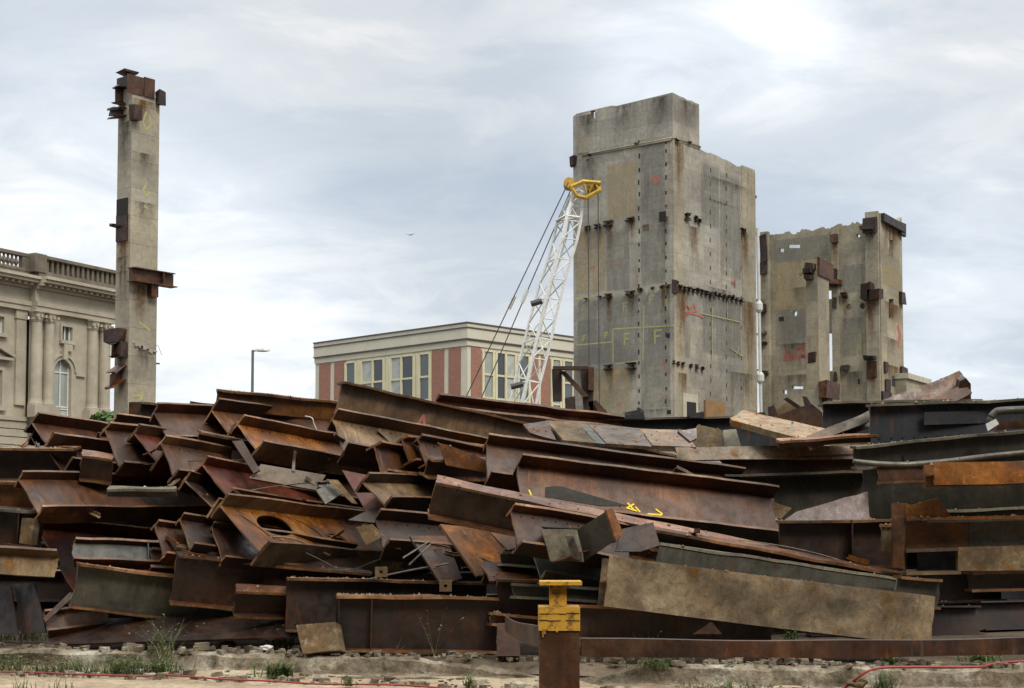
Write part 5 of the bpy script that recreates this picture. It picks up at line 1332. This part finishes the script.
# --- deep filler beams (visible only as dark ends in the gaps)
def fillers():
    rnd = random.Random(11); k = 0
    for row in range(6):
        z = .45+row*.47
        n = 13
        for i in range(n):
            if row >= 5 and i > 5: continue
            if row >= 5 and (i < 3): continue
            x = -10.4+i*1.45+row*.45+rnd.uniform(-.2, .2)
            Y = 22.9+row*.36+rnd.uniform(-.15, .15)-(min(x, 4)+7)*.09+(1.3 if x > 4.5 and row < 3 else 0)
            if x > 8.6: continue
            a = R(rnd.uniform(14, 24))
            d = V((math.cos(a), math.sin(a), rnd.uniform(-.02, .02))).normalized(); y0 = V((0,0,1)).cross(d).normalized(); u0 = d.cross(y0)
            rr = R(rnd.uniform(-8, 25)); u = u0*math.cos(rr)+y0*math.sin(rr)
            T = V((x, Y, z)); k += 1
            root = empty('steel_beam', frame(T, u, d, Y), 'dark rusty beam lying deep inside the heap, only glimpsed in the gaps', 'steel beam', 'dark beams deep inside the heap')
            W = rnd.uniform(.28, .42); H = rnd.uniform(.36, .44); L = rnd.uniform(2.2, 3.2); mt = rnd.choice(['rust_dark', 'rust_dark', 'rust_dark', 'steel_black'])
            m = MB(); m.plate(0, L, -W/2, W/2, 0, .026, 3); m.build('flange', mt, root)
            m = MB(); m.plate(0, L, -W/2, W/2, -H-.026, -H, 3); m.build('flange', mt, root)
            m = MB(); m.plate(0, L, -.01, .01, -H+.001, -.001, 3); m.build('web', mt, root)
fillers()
# ---------------------------------------------------------------- ground, kerb, post, weeds
KX = [(-60, 650), (0, 650), (120, 652), (240, 654), (340, 657), (470, 659), (580, 663), (700, 666), (850, 668), (1024, 670), (1100, 671)]
KP = [G(x, y, .08) for x, y in KX]
def kerb_y(x):
    for a, b in zip(KP[:-1], KP[1:]):
        if a.x <= x <= b.x: return a.y+(b.y-a.y)*(x-a.x)/(b.x-a.x)
    return KP[0].y if x < KP[0].x else KP[-1].y
def grid(name, xs, ys, fz, mat, kind='structure'):
    v = []; f = []; n = len(ys)
    for x in xs:
        for y in ys:
            yy = y(x) if callable(y) else y
            v.append(V((x, yy, fz(x, yy))))
    for i in range(len(xs)-1):
        for j in range(n-1):
            f.append((i*n+j, (i+1)*n+j, (i+1)*n+j+1, i*n+j+1))
    o = mk(name, v, f, mat, None, True)
    for p in o.data.polygons:
        if p.normal.z < 0: p.flip()
    o['kind'] = kind
    return o
def frange(a, b, s):
    n = int(round((b-a)/s)); return [a+(b-a)*i/n for i in range(n+1)]
# front sandy strip
grid('ground', [-3000, -300, -60, -20]+frange(-10, 9, .12)+[20, 60, 300, 3000], [12.3]+frange(12.6, 15.5, .3)+[lambda x, t=t: 15.5+(kerb_y(x)+.25-15.5)*t for t in frange(.03, 1, .03)],
     lambda x, y: -.17+.03*noise.noise(V((x*.9, y*.9, 0)))+.014*noise.noise(V((x*5, y*5, 3)))+(.05*max(0, 1-(kerb_y(x)-y)/.5) if y < kerb_y(x)+.1 and kerb_y(x)-y < .5 else 0), 'sand')
o = grid('unseen_dark_road', [-3000, -300, -60, 60, 300, 3000], [-60, -11, 0, 12.3], lambda x, y: -.18, 'low_bounce_asphalt')  # unseen dark ground, added to cut light bounced up at the heap
# lot behind the kerb
grid('lot_ground', [-3000, -300, -60, -20]+frange(-10, 9, .25)+[20, 60, 300, 3000], [lambda x: kerb_y(x)+.0, lambda x: kerb_y(x)+.2, lambda x: kerb_y(x)+.5, lambda x: kerb_y(x)+1, lambda x: kerb_y(x)+2, 24, 40, 80, 200, 1000, 4500],
     lambda x, y: .05+.03*noise.noise(V((x*1.1, y*1.1, 5))) -.12*max(0, 1-(y-kerb_y(x))/.2) if y < 60 else .05, 'dirt')
# kerb : rough stone edge with a broken step
def kerb():
    xs = frange(-9, 7.5, .06); prof = [(.34, -.02), (.30, .06), (.15, .085), (.03, .08), (-.02, .05), (-.03, -.03), (-.04, -.10), (-.06, -.13), (-.22, -.135), (-.26, -.16), (-.28, -.22)]
    v = []; f = []; n = len(prof)
    for x in xs:
        yk = kerb_y(x)
        brk = max(0, noise.noise(V((x*.55, 1.3, 0)))-.12)*1.6
        for j, (dy, z) in enumerate(prof):
            a = .045*noise.noise(V((x*2.3, dy*6, z*6)))+.03*noise.noise(V((x*7, dy*12, z*12+4)))
            b = .05*noise.noise(V((x*1.9, dy*5+9, z*5)))+.02*noise.noise(V((x*9, dy*12+9, z*9)))
            zz = z+a*.6
            if z > -.05: zz -= brk*.22*(1 if dy < .2 else .3)
            v.append(V((x, yk+dy+b, zz)))
    for i in range(len(xs)-1):
        for j in range(n-1): f.append((i*n+j, (i+1)*n+j, (i+1)*n+j+1, i*n+j+1))
    o = mk('kerb', v, f, 'kerb_stone'); o['kind'] = 'structure'
kerb()
# rubble and litter along the kerb
def rubble():
    rnd = random.Random(4); m = MB()
    for i in range(1100):
        x = rnd.uniform(-8, 7.2); s = abs(rnd.gauss(.018, .02))+.008
        if rnd.random() < .55: y = kerb_y(x)-rnd.uniform(.05, .9)**1.0; z = -.165+s*.3
        else: y = kerb_y(x)+rnd.uniform(0, .7); z = .085+s*.3
        c = V((x, y, z)); a = rnd.uniform(0, 3); v = []
        for k in range(8):
            p = V(((k & 1)*2-1, ((k >> 1) & 1)*2-1, ((k >> 2) & 1)*2-1)); p = V((p.x*rnd.uniform(.5, 1.3), p.y*rnd.uniform(.5, 1), p.z*rnd.uniform(.3, .8)))*s
            v.append(c+V((p.x*math.cos(a)-p.y*math.sin(a), p.x*math.sin(a)+p.y*math.cos(a), p.z)))
        m.add(v, [(0,1,3,2),(4,5,7,6),(0,1,5,4),(1,3,7,5),(3,2,6,7),(2,0,4,6)])
    o = m.build('rubble', 'kerb_stone'); o['kind'] = 'stuff'
    m = MB()
    for i in range(900):
        x = rnd.uniform(-5, 1.0); Tq = None
        # crumbs of rust and mortar on top of the two bottom girders
        break
rubble()
for lab, px, py, z, s in (('pale crumpled scrap lying at the kerb foot near the weeds', 137, 672, -.15, .07), ('small white stone on the kerb by the scuffed block', 266, 648, .1, .055), ('grey white broken stone at the foot of the kerb in the middle', 333, 675, -.15, .06), ('pale stone beside the red hose where it climbs the kerb', 858, 683, -.05, .075), ('dull red brick bit on the kerb edge', 228, 645, .12, .08)):
    p = G(px, py, z); rnd = random.Random(px); v = []
    bm = bmesh.new(); bmesh.ops.create_icosphere(bm, subdivisions=2, radius=1)
    for q in bm.verts: q.co = V((q.co.x*s*1.5, q.co.y*s, q.co.z*s*.75))*(1+.5*noise.noise(q.co*1.7+V((px, 0, 0))))
    me = bpy.data.meshes.new('stone'); bm.to_mesh(me); bm.free(); me.materials.append(MATS[('crusted' if 'hose' in lab or 'middle' in lab else 'white_scrap') if 'brick' not in lab else 'rust_red'])
    o = bpy.data.objects.new('loose_stone', me); COL.objects.link(o); o.location = p; tag(o, lab, 'stone')
# red hose
def hose():
    pts = [G(-40, 671.5, -.13), G(20, 672, -.13), G(70, 674, -.13), G(140, 676, -.13), G(165, 675, -.13), G(220, 679, -.13), G(270, 681, -.13), G(320, 684, -.13), G(400, 685, -.13), G(470, 690, -.13), G(560, 693, -.12)]
    curve_thing('red_hose', 'thin red hose trailing over the sand in front of the kerb', pts, .011, 'hose_red', 'hose')
    pts = [G(820, 696, -.14), G(842, 689, -.13), G(856, 679, .0), G(868, 671, .09), G(885, 667.5, .12), G(920, 667, .12), G(975, 667, .12), G(990, 665, .12), G(1010, 662, .12), G(1060, 661, .12)]
    curve_thing('red_hose', 'red hose climbing the kerb and running along its top beside the rail', pts, .015, 'hose_red', 'hose')
hose()
# barrier post with rails
def post():
    Y = 11.0
    b = P(560, 640, Y); r = empty('barrier_post', (b.x, b.y, -.17), 'rusty square barrier post with a yellow painted cap, before the heap', 'post')
    s = Y/1500; ox = lambda px: P(px, 600, Y).x-b.x; oz = lambda py: P(560, py, Y).z+.17
    w = ox(580)-ox(539)
    m = MB(); m.box((ox(539.5), 0, 0), (ox(579.5), w, oz(631))); m.build('post_body', 'rust_brown', r)
    m = MB(); m.box((ox(538.7), -.01, oz(631)+.002), (ox(580), w+.01, oz(607))); m.build('painted_head', 'yellow_paint', r)
    for yy, sd in ((613.5, 1), (620.5, 2)):
        m = MB(); rr = random.Random(sd); x = 539.5
        while x < 579:
            x2 = min(579.4, x+rr.uniform(3, 8)); h = rr.uniform(.15, .45); y2 = yy+rr.uniform(-.5, .5)
            if rr.random() < .8: m.box((ox(x), -.0135, oz(y2+h)), (ox(x2), -.0105, oz(y2-h)))
            x = x2
        m.build('paint_crack', 'rust_dark', r)
    m = MB(); m.box((ox(550), .06, oz(607)+.002), (ox(567), w-.06, oz(585.5))); m.build('neck', 'yellow_paint', r)
    m = MB(); m.box((ox(539.8), -.01, oz(585.3)), (ox(582), w+.01, oz(581.5))); m.build('cap_plate', 'yellow_paint', r)
    # paint drips and chipped edge
    m = MB()
    for x, l in ((542, 6), (544, 3), (556, 1.2)):
        m.box((ox(x), -.0125, oz(631+l)), (ox(x+1.6), -.002, oz(630.5)))
    m.build('paint_drips', 'yellow_paint', r)
    # right rail
    a, c = P(581, 647, 11.05), P(1075, 643, 12.2)
    r2 = empty('barrier_rail', a, 'rusty steel rail running from the yellow capped post past the crusted beam', 'rail')
    def rail(pa, pb, h, t, root, n=14):
        d = pb-pa; m = MB(); v = []; f = []
        for i in range(n+1):
            q = d*i/n; sag = -.03*math.sin(i/n*math.pi*.9); hh = h*(1+.06*math.sin(i*1.1))
            v += [q+V((0, -t/2, sag-hh/2)), q+V((0, t/2, sag-hh/2)), q+V((0, t/2, sag+hh/2)), q+V((0, -t/2, sag+hh/2))]
        for i in range(n):
            for k in range(4): A=i*4+k; B_=i*4+(k+1)%4; f.append((A, B_, B_+4, A+4))
        f.append((0,1,2,3)); q=n*4; f.append((q,q+1,q+2,q+3)); m.add(v, f)
        m.build('rail_bar', 'rust_brown', root)
        m = MB(); m.add([x+V((0, -.012, 0)) for x in [v[2]+V((0,-t,.006)), v[3]+V((0,-.01,.006))]]+[d+V((0, -t/2-.02, h*.45)), d+V((0, t/2, h*.45))], [(0,1,2,3)])
    rail(a, c, .130, .10, r2)
    a, c = P(539, 636, 11.15), P(505, 622, 14.8)
    r3 = empty('barrier_rail', a, 'short rail running back from the yellow capped post toward the kerb', 'rail')
    rail(V(a), V(c), .15, .10, r3, 6)
post()
# crumbs and offcuts resting on the heap, found by dropping plumb lines on it
def sprinkle():
    bpy.context.view_layer.update()
    dg = bpy.context.evaluated_depsgraph_get(); rnd = random.Random(77)
    m = MB(); n = 0
    def drop(x, y, top=6):
        hit, loc, nrm, idx, ob, mt = SC.ray_cast(dg, V((x, y, top)), V((0, 0, -1)))
        return (loc, nrm, ob) if hit else None
    for i in range(5200):
        x = rnd.uniform(-8.2, 7.6); y = rnd.uniform(17.2, 23.5)
        h = drop(x, y)
        if not h or h[1].z < .75 or h[0].z < .25: continue
        s = abs(rnd.gauss(.006, .009))+.005; c = h[0]+V((0, 0, s*.3)); v = []
        for k in range(6):
            a = k/6*6.28+rnd.uniform(-.3, .3); v.append(c+V((math.cos(a)*s*rnd.uniform(.7, 1.4), math.sin(a)*s, -s*.4)))
        v.append(c+V((0, 0, s*rnd.uniform(.4, .9))))
        m.add(v, [(k, (k+1) % 6, 6) for k in range(6)]+[(0,1,2,3,4,5)])
    for (x0, x1, Y, z) in ((287, 430, 19.3, 0), (330, 495, 18.5, 0)):
        for i in range(80):
            px = rnd.uniform(x0, x1); p = P(px, 560, Y); h = drop(p.x, p.y+rnd.uniform(-.14, .14), p.z+.02)
            if not h or h[1].z < .7: continue
            s = .006+abs(rnd.gauss(0, .012)); c = h[0]+V((0, 0, s*.3)); v = [c+V((math.cos(k)*s*rnd.uniform(.7, 1.3), math.sin(k)*s, -s*.4)) for k in range(6)]+[c+V((0, 0, s*.8))]
            m.add(v, [(k, (k+1) % 6, 6) for k in range(6)])
    o = m.build('debris', 'crusted'); o['kind'] = 'stuff'; o['label'] = 'crumbs of rust and mortar scattered over the steel heap'
    # bent offcuts
    k = 0; tries = 0
    while k < 42 and tries < 2600:
        tries += 1
        x = rnd.uniform(-7.4, 7.2); y = rnd.uniform(19.0, 23.2) - max(0, x)*.2
        h = drop(x, y)
        if not h or h[1].z < .45 or h[0].z < .5 or h[0].z > 2.9 or h[2].name.startswith(('rebar', 'debris', 'steel_offcut')): continue
        L = rnd.uniform(.12, .34); W = rnd.uniform(.03, .10); t = .012; b = rnd.uniform(.1, .6); mm = MB(); ns = 6
        kind = rnd.random()
        def bend(v): 
            u = v.x/L; return V((v.x, v.y, v.z+.10*b*u*u+.015*noise.noise(V((v.x*9, v.y*9, k)))))
        mm.plate(0, L, -W/2, W/2, 0, t, ns)
        if kind < .6: mm.plate(0, L*.93, W/2-.012, W/2, t+.001, W*.8, ns)
        mm.warp(bend)
        o = mm.build('steel_offcut', rnd.choice(['rust_brown', 'rust_orange', 'rust_dark', 'rust_tan', 'rust_red'])); 
        z = h[1].normalized(); xa = V((math.cos(k*2.4), math.sin(k*2.4)*.6, 0)); xa = (xa-z*xa.dot(z)).normalized(); ya = z.cross(xa)
        M4 = Matrix.Identity(4)
        for i in range(3): M4[i][0] = xa[i]; M4[i][1] = ya[i]; M4[i][2] = z[i]; M4[i][3] = h[0][i]+z[i]*.003
        o.matrix_world = M4; tag(o, 'small bent rusty offcut lying loose on the steel heap', 'steel offcut', 'small offcuts strewn over the heap'); k += 1
    # loose rods
    k = 0; tries = 0
    while k < 16 and tries < 900:
        tries += 1
        x = rnd.uniform(-7, 6.5); y = rnd.uniform(19.2, 22.8)-max(0, x)*.2; a = rnd.uniform(-.5, .7); L = rnd.uniform(.6, 1.5)
        h = drop(x, y); g = drop(x+L*math.cos(a), y+L*math.sin(a))
        if not h or not g or abs(h[0].z-g[0].z) > .45 or min(h[0].z, g[0].z) < .6 or max(h[0].z, g[0].z) > 2.7: continue
        md = (h[0]+g[0])/2+V((rnd.uniform(-.05, .05), 0, rnd.uniform(.02, .10))); O = h[0]+V((0,0,.012)); mm = MB()
        e0 = g[0]+V((0,0,.012)); pts = [O+(e0-O)*t+((md-(O+e0)/2)*4*t*(1-t)) for t in [i/8 for i in range(9)]]
        ext = e0+(e0-md).normalized()*rnd.uniform(.05, .25); pts.append(ext)
        mm.tube([q-O for q in pts], rnd.choice([.007, .009, .014]), 6); o = mm.build('rebar_rod', rnd.choice(['rust_brown', 'rust_dark', 'steel_pale'])); o.location = O
        tag(o, 'thin loose rod lying across the beams of the heap', 'rebar', 'loose rods strewn over the heap'); k += 1
sprinkle()
# weeds
def weed(label, px, py, z, n, h, spread, dry=.2, leafy=.5, seed=1, name='weed', Y=None, w=.007):
    p = G(px, py, z) if Y is None else P(px, py, Y); rnd = random.Random(seed)
    if Y is None and -.13 < z < -.1: p = V((p.x, kerb_y(p.x)-.36, -.15)); n = int(n*1.8); h *= 1.25
    elif Y is None and z > 0: n = int(n*1.5); h *= 1.2
    r = empty(name, p, label, 'weed')
    st = MB(); lf = MB(); dr = MB()
    for i in range(n):
        b = V((rnd.gauss(0, spread), rnd.gauss(0, spread*.6), 0)); hh = h*rnd.uniform(.35, 1.0); lean = V((rnd.gauss(0, .28), rnd.gauss(0, .28), 1)).normalized()
        cv = V((rnd.gauss(0, .25), rnd.gauss(0, .25), -.1)); pts = [b+lean*hh*t+cv*hh*t*t for t in (0, .25, .5, .75, 1)]
        tgt = dr if rnd.random() < dry else lf
        ang = rnd.uniform(0, 3.14); s = V((math.cos(ang), math.sin(ang), 0))
        for k in range(4):
            w0 = w*(1-k/4.3); w1 = w*(1-(k+1)/4.3); tgt.add([pts[k]-s*w0, pts[k]+s*w0, pts[k+1]+s*w1, pts[k+1]-s*w1], [(0,1,2,3)])
        if rnd.random() < leafy:
            for k in range(rnd.randint(3, 8)):
                t = rnd.uniform(.3, 1); q = b+lean*hh*t+cv*hh*t*t; l = rnd.uniform(.02, .05); a = rnd.uniform(0, 6.28)
                d = V((math.cos(a), math.sin(a), rnd.uniform(-.2, .7))).normalized(); e = d.cross(V((0,0,1))).normalized()*l*.28
                tgt.add([q, q+d*l*.5+e, q+d*l, q+d*l*.5-e], [(0,1,2,3)])
    if lf.v: lf.build('leaves', 'leaf', r)
    if dr.v: dr.build('dry_stems', 'leaf_dry', r)
weed('low grass tuft at the heap edge below the upright plates', 8, 640, .08, 60, .22, .20, .4, .3, 1)
weed('grass tuft beside the slanting ground plate end', 34, 641, .08, 60, .26, .14, .4, .3, 2)
weed('tall seeding weed in front of the long dark ground plate', 163, 655, .06, 34, .50, .09, .45, .8, 3)
weed('bushy green weed leaning on the kerb face under the ground plate', 138, 664, -.12, 90, .22, .16, .2, .8, 4)
weed('dusty weed patch at the kerb face, palace side', 24, 663, -.12, 110, .2, .22, .6, .4, 5)
weed('weed patch against the kerb between dusty patch and bushy weed', 82, 664, -.12, 90, .2, .2, .45, .6, 6)
weed('dense weed hugging the kerb right of the bushy green one', 172, 666, -.12, 80, .24, .12, .35, .7, 7)
weed('bright leafy weed at the kerb foot under the scuffed block', 276, 676, -.12, 70, .2, .08, .05, 1, 8, w=.012)
weed('dark weed growing up by the scuffed steel block', 283, 650, .05, 60, .34, .09, .3, .9, 9)
weed('small bright grass tuft by the red hose', 348, 686, -.15, 46, .15, .035, .1, .2, 10)
weed('thin spiky grass in the sand near the frame edge', 22, 690, -.17, 16, .22, .06, .3, .1, 11)
weed('thin grass blades rising before the red hose', 60, 690, -.17, 16, .2, .08, .3, .1, 12)
weed('small tuft in front of the kerb near the post', 470, 686, -.15, 28, .22, .03, .1, .2, 13)
weed('tall dry stalk standing before the front girder', 434, 656, .07, 3, .72, .006, 1, 1, 14, w=.004)
weed('pair of thin dry stalks in front of the front girder', 397, 655, .07, 6, .36, .04, 1, .2, 15, w=.004)
weed('little leafy sprig behind the rail next to the post', 651, 662, .08, 18, .36, .03, .1, 1, 16, w=.01)
weed('clump of grass hanging around the rail near the leafy sprig', 655, 668, .05, 50, .16, .1, .3, .7, 17)
weed('grass growing in the broken kerb beside the climbing hose', 884, 690, -.12, 46, .26, .06, .15, .3, 18)
weed('bright leafy clump on the kerb under the rail end', 982, 662, .08, 50, .12, .10, .05, 1, 19, w=.012)
weed('small green weed on the kerb by the climbing hose', 892, 665, .08, 26, .11, .05, .1, 1, 20, w=.01)
weed('tiny plant under the low girder end behind the rail', 790, 641, .08, 20, .2, .04, .1, 1, 21, Y=17.4)
weed('mossy weeds along the kerb face under the rail', 726, 686, -.12, 60, .1, .3, .3, .7, 22)

# far trees, a dark line low on the horizon
def tree(px, Y, h, w, seed, lab):
    p = P(px, HOR, Y); rnd = random.Random(seed); r = empty('distant_tree', (p.x, p.y, 0), lab, 'tree')
    m = MB(); m.tube([(0,0,0),(0,0,h*.6)], .35, 6, .15); m.build('trunk', 'rust_dark', r)
    m = MB()
    for i in range(2600):
        a = rnd.uniform(0, 6.28); t = rnd.random()**.5; z = h*(.35+.65*rnd.random()); k = math.sqrt(max(0, 1-((z/h-.6)/.42)**2))
        q = V((math.cos(a)*w*t*k, math.sin(a)*w*t*k, z)); s = .3
        d1 = V((rnd.gauss(0,1), rnd.gauss(0,1), rnd.gauss(0,1))).normalized()*s; d2 = d1.orthogonal().normalized()*s
        m.add([q-d1, q-d2*.6, q+d1, q+d2*.6], [(0,1,2,3)])
    m.build('crown', 'leaf', r)
tree(112, 115, 10.6, 3.2, 3, 'small green tree glimpsed between the palace and the lone pillar')

# ---------------------------------------------------------------- light and sky
EL, AZ = R(48), R(32)       # sun behind the camera, to the right
sun = bpy.data.objects.new('sun', bpy.data.lights.new('sun', 'SUN')); COL.objects.link(sun)
sd = V((math.sin(AZ)*math.cos(EL), -math.cos(AZ)*math.cos(EL), math.sin(EL)))
sun.rotation_euler = (-sd).to_track_quat('-Z', 'Y').to_euler()
sun.data.energy = SUN_E; sun.data.angle = R(20); sun.data.color = (1.0, .93, .82)
w = bpy.data.worlds.new('World'); SC.world = w; w.use_nodes = True
t = w.node_tree; t.nodes.clear()
N = lambda k, **kw: (lambda o: ([setattr(o, a, b) for a, b in kw.items()], o)[1])(t.nodes.new(k))
lk = t.links.new
out = N('ShaderNodeOutputWorld'); bg = N('ShaderNodeBackground'); lk(bg.outputs[0], out.inputs[0])
sky = N('ShaderNodeTexSky', sky_type='NISHITA'); sky.sun_disc = False
sky.sun_elevation = EL; sky.sun_rotation = math.pi-AZ
tc = N('ShaderNodeTexCoord'); sx = N('ShaderNodeSeparateXYZ'); lk(tc.outputs['Generated'], sx.inputs[0])
def M(op, a, b=None, c=None):
    o = N('ShaderNodeMath', operation=op)
    for i, v in enumerate((a, b, c)):
        if v is None: continue
        if isinstance(v, (int, float)): o.inputs[i].default_value = v
        else: lk(v, o.inputs[i])
    return o.outputs[0]
den = M('ADD', M('MAXIMUM', sx.outputs[2], 0.0), .24)
cx = M('DIVIDE', sx.outputs[0], den); cy = M('DIVIDE', sx.outputs[1], den)
cb = N('ShaderNodeCombineXYZ'); lk(cx, cb.inputs[0]); lk(cy, cb.inputs[1]); cb.inputs[2].default_value = SKY_SEED
def nz(scale, det, rough, dist=0.0, sc=(1,1,1)):
    mp = N('ShaderNodeMapping'); lk(cb.outputs[0], mp.inputs[0]); mp.inputs['Scale'].default_value = sc
    o = N('ShaderNodeTexNoise'); lk(mp.outputs[0], o.inputs['Vector']); o.inputs['Scale'].default_value = scale
    o.inputs['Detail'].default_value = det; o.inputs['Roughness'].default_value = rough; o.inputs['Distortion'].default_value = dist
    return o.outputs[0]
def rp(f, stops):
    r = N('ShaderNodeValToRGB'); lk(f, r.inputs[0]); e = r.color_ramp.elements
    while len(e) < len(stops): e.new(.5)
    r.color_ramp.interpolation = 'EASE'
    for i, (p, c) in enumerate(stops): e[i].position = p; e[i].color = (*c, 1)
    return r.outputs[0]
def mx(f, a, b, mode='MIX'):
    o = N('ShaderNodeMix', data_type='RGBA', blend_type=mode)
    if isinstance(f, (int, float)): o.inputs[0].default_value = f
    else: lk(f, o.inputs[0])
    for s, v in ((o.inputs[6], a), (o.inputs[7], b)):
        if isinstance(v, tuple): s.default_value = (*v, 1)
        else: lk(v, s)
    return o.outputs[2]
base = nz(.85, 5, .5, .35, (1, 1.5, 1))
fine = nz(3.6, 9, .6, .5, (1, 1.25, 1))
f = M('ADD', M('MULTIPLY', base, .70), M('MULTIPLY', fine, .30))
cl = rp(f, SKY_STOPS)
# brighter patches: the cloud is thin there; directions are compass directions of the place
def glow(px, py, wid, amt):
    d = ray(px, py).normalized()
    vm = N('ShaderNodeVectorMath', operation='DOT_PRODUCT'); lk(tc.outputs['Generated'], vm.inputs[0]); vm.inputs[1].default_value = d
    return M('MULTIPLY', M('POWER', M('MAXIMUM', vm.outputs['Value'], 0), 2/(wid*wid)), amt)
g = glow(640, 75, .04, .34)
g = M('ADD', g, glow(780, 30, .05, .30))
g = M('ADD', g, glow(720, 60, .12, .13))
g = M('ADD', g, glow(240, 335, .10, .38))
g = M('ADD', g, glow(60, 150, .10, .25))
g = M('ADD', g, glow(960, 330, .12, .26))
g = M('MULTIPLY', g, M('ADD', M('MULTIPLY', fine, 1.6), .1))
lowb = M('MULTIPLY', M('POWER', M('SUBTRACT', 1.0, M('MINIMUM', M('MAXIMUM', sx.outputs[2], 0), 1.0)), 16.0), .16)
g = M('ADD', g, lowb)
gc = N('ShaderNodeCombineXYZ'); lk(g, gc.inputs[0]); lk(g, gc.inputs[1]); lk(M('MULTIPLY', g, .98), gc.inputs[2])
cl = mx(1.0, cl, gc.outputs[0], 'ADD')
cl10 = mx(1.0, cl, (SKY_K, SKY_K, SKY_K), 'MULTIPLY')
zen = N('ShaderNodeMapRange', interpolation_type='SMOOTHSTEP'); lk(sx.outputs[2], zen.inputs[0]); zen.inputs[1].default_value = .36; zen.inputs[2].default_value = .95; zen.inputs[3].default_value = 1.0; zen.inputs[4].default_value = ZEN
cw = mx(M('DIVIDE', M('SUBTRACT', zen.outputs[0], 1.0), ZEN-1.0), (1.0, 1.0, 1.0), (1.06, 1.0, .87))
cz = N('ShaderNodeVectorMath', operation='SCALE'); lk(mx(1.0, cl10, cw, 'MULTIPLY'), cz.inputs[0]); lk(zen.outputs[0], cz.inputs['Scale'])
fin = mx(.94, sky.outputs[0], cz.outputs[0])
lk(fin, bg.inputs[0]); bg.inputs[1].default_value = .10

SC.view_settings.view_transform = 'Standard'; SC.view_settings.look = 'None'; SC.view_settings.gamma = 1.0
SC.view_settings.exposure = EXPO
SC.cycles.max_bounces = 6; SC.cycles.diffuse_bounces = 2; SC.cycles.transparent_max_bounces = 12
for s in SOLVE_LOG:
    print('SOLVE', s)

# made-up dark boxes added behind the camera to block low sky light
def sky_blocker():
    r = empty('sky_blocker', (0, -11, 0), 'added row of dark boxes behind the viewpoint, blocking low sky light', 'building')
    rnd = random.Random(8); x = -60
    while x < 60:
        wd = rnd.uniform(12, 18); h = rnd.uniform(18, 23); m = MB(); m.box((x, -10, -.3), (x+wd-.05, 0, h)); m.build('wall', 'stone_dark', r)
        m = MB(); m.box((x-.0, -10.2, h+.002), (x+wd-.06, .5, h+.5)); m.build('cornice', 'stone_dark', r); x += wd
sky_blocker()
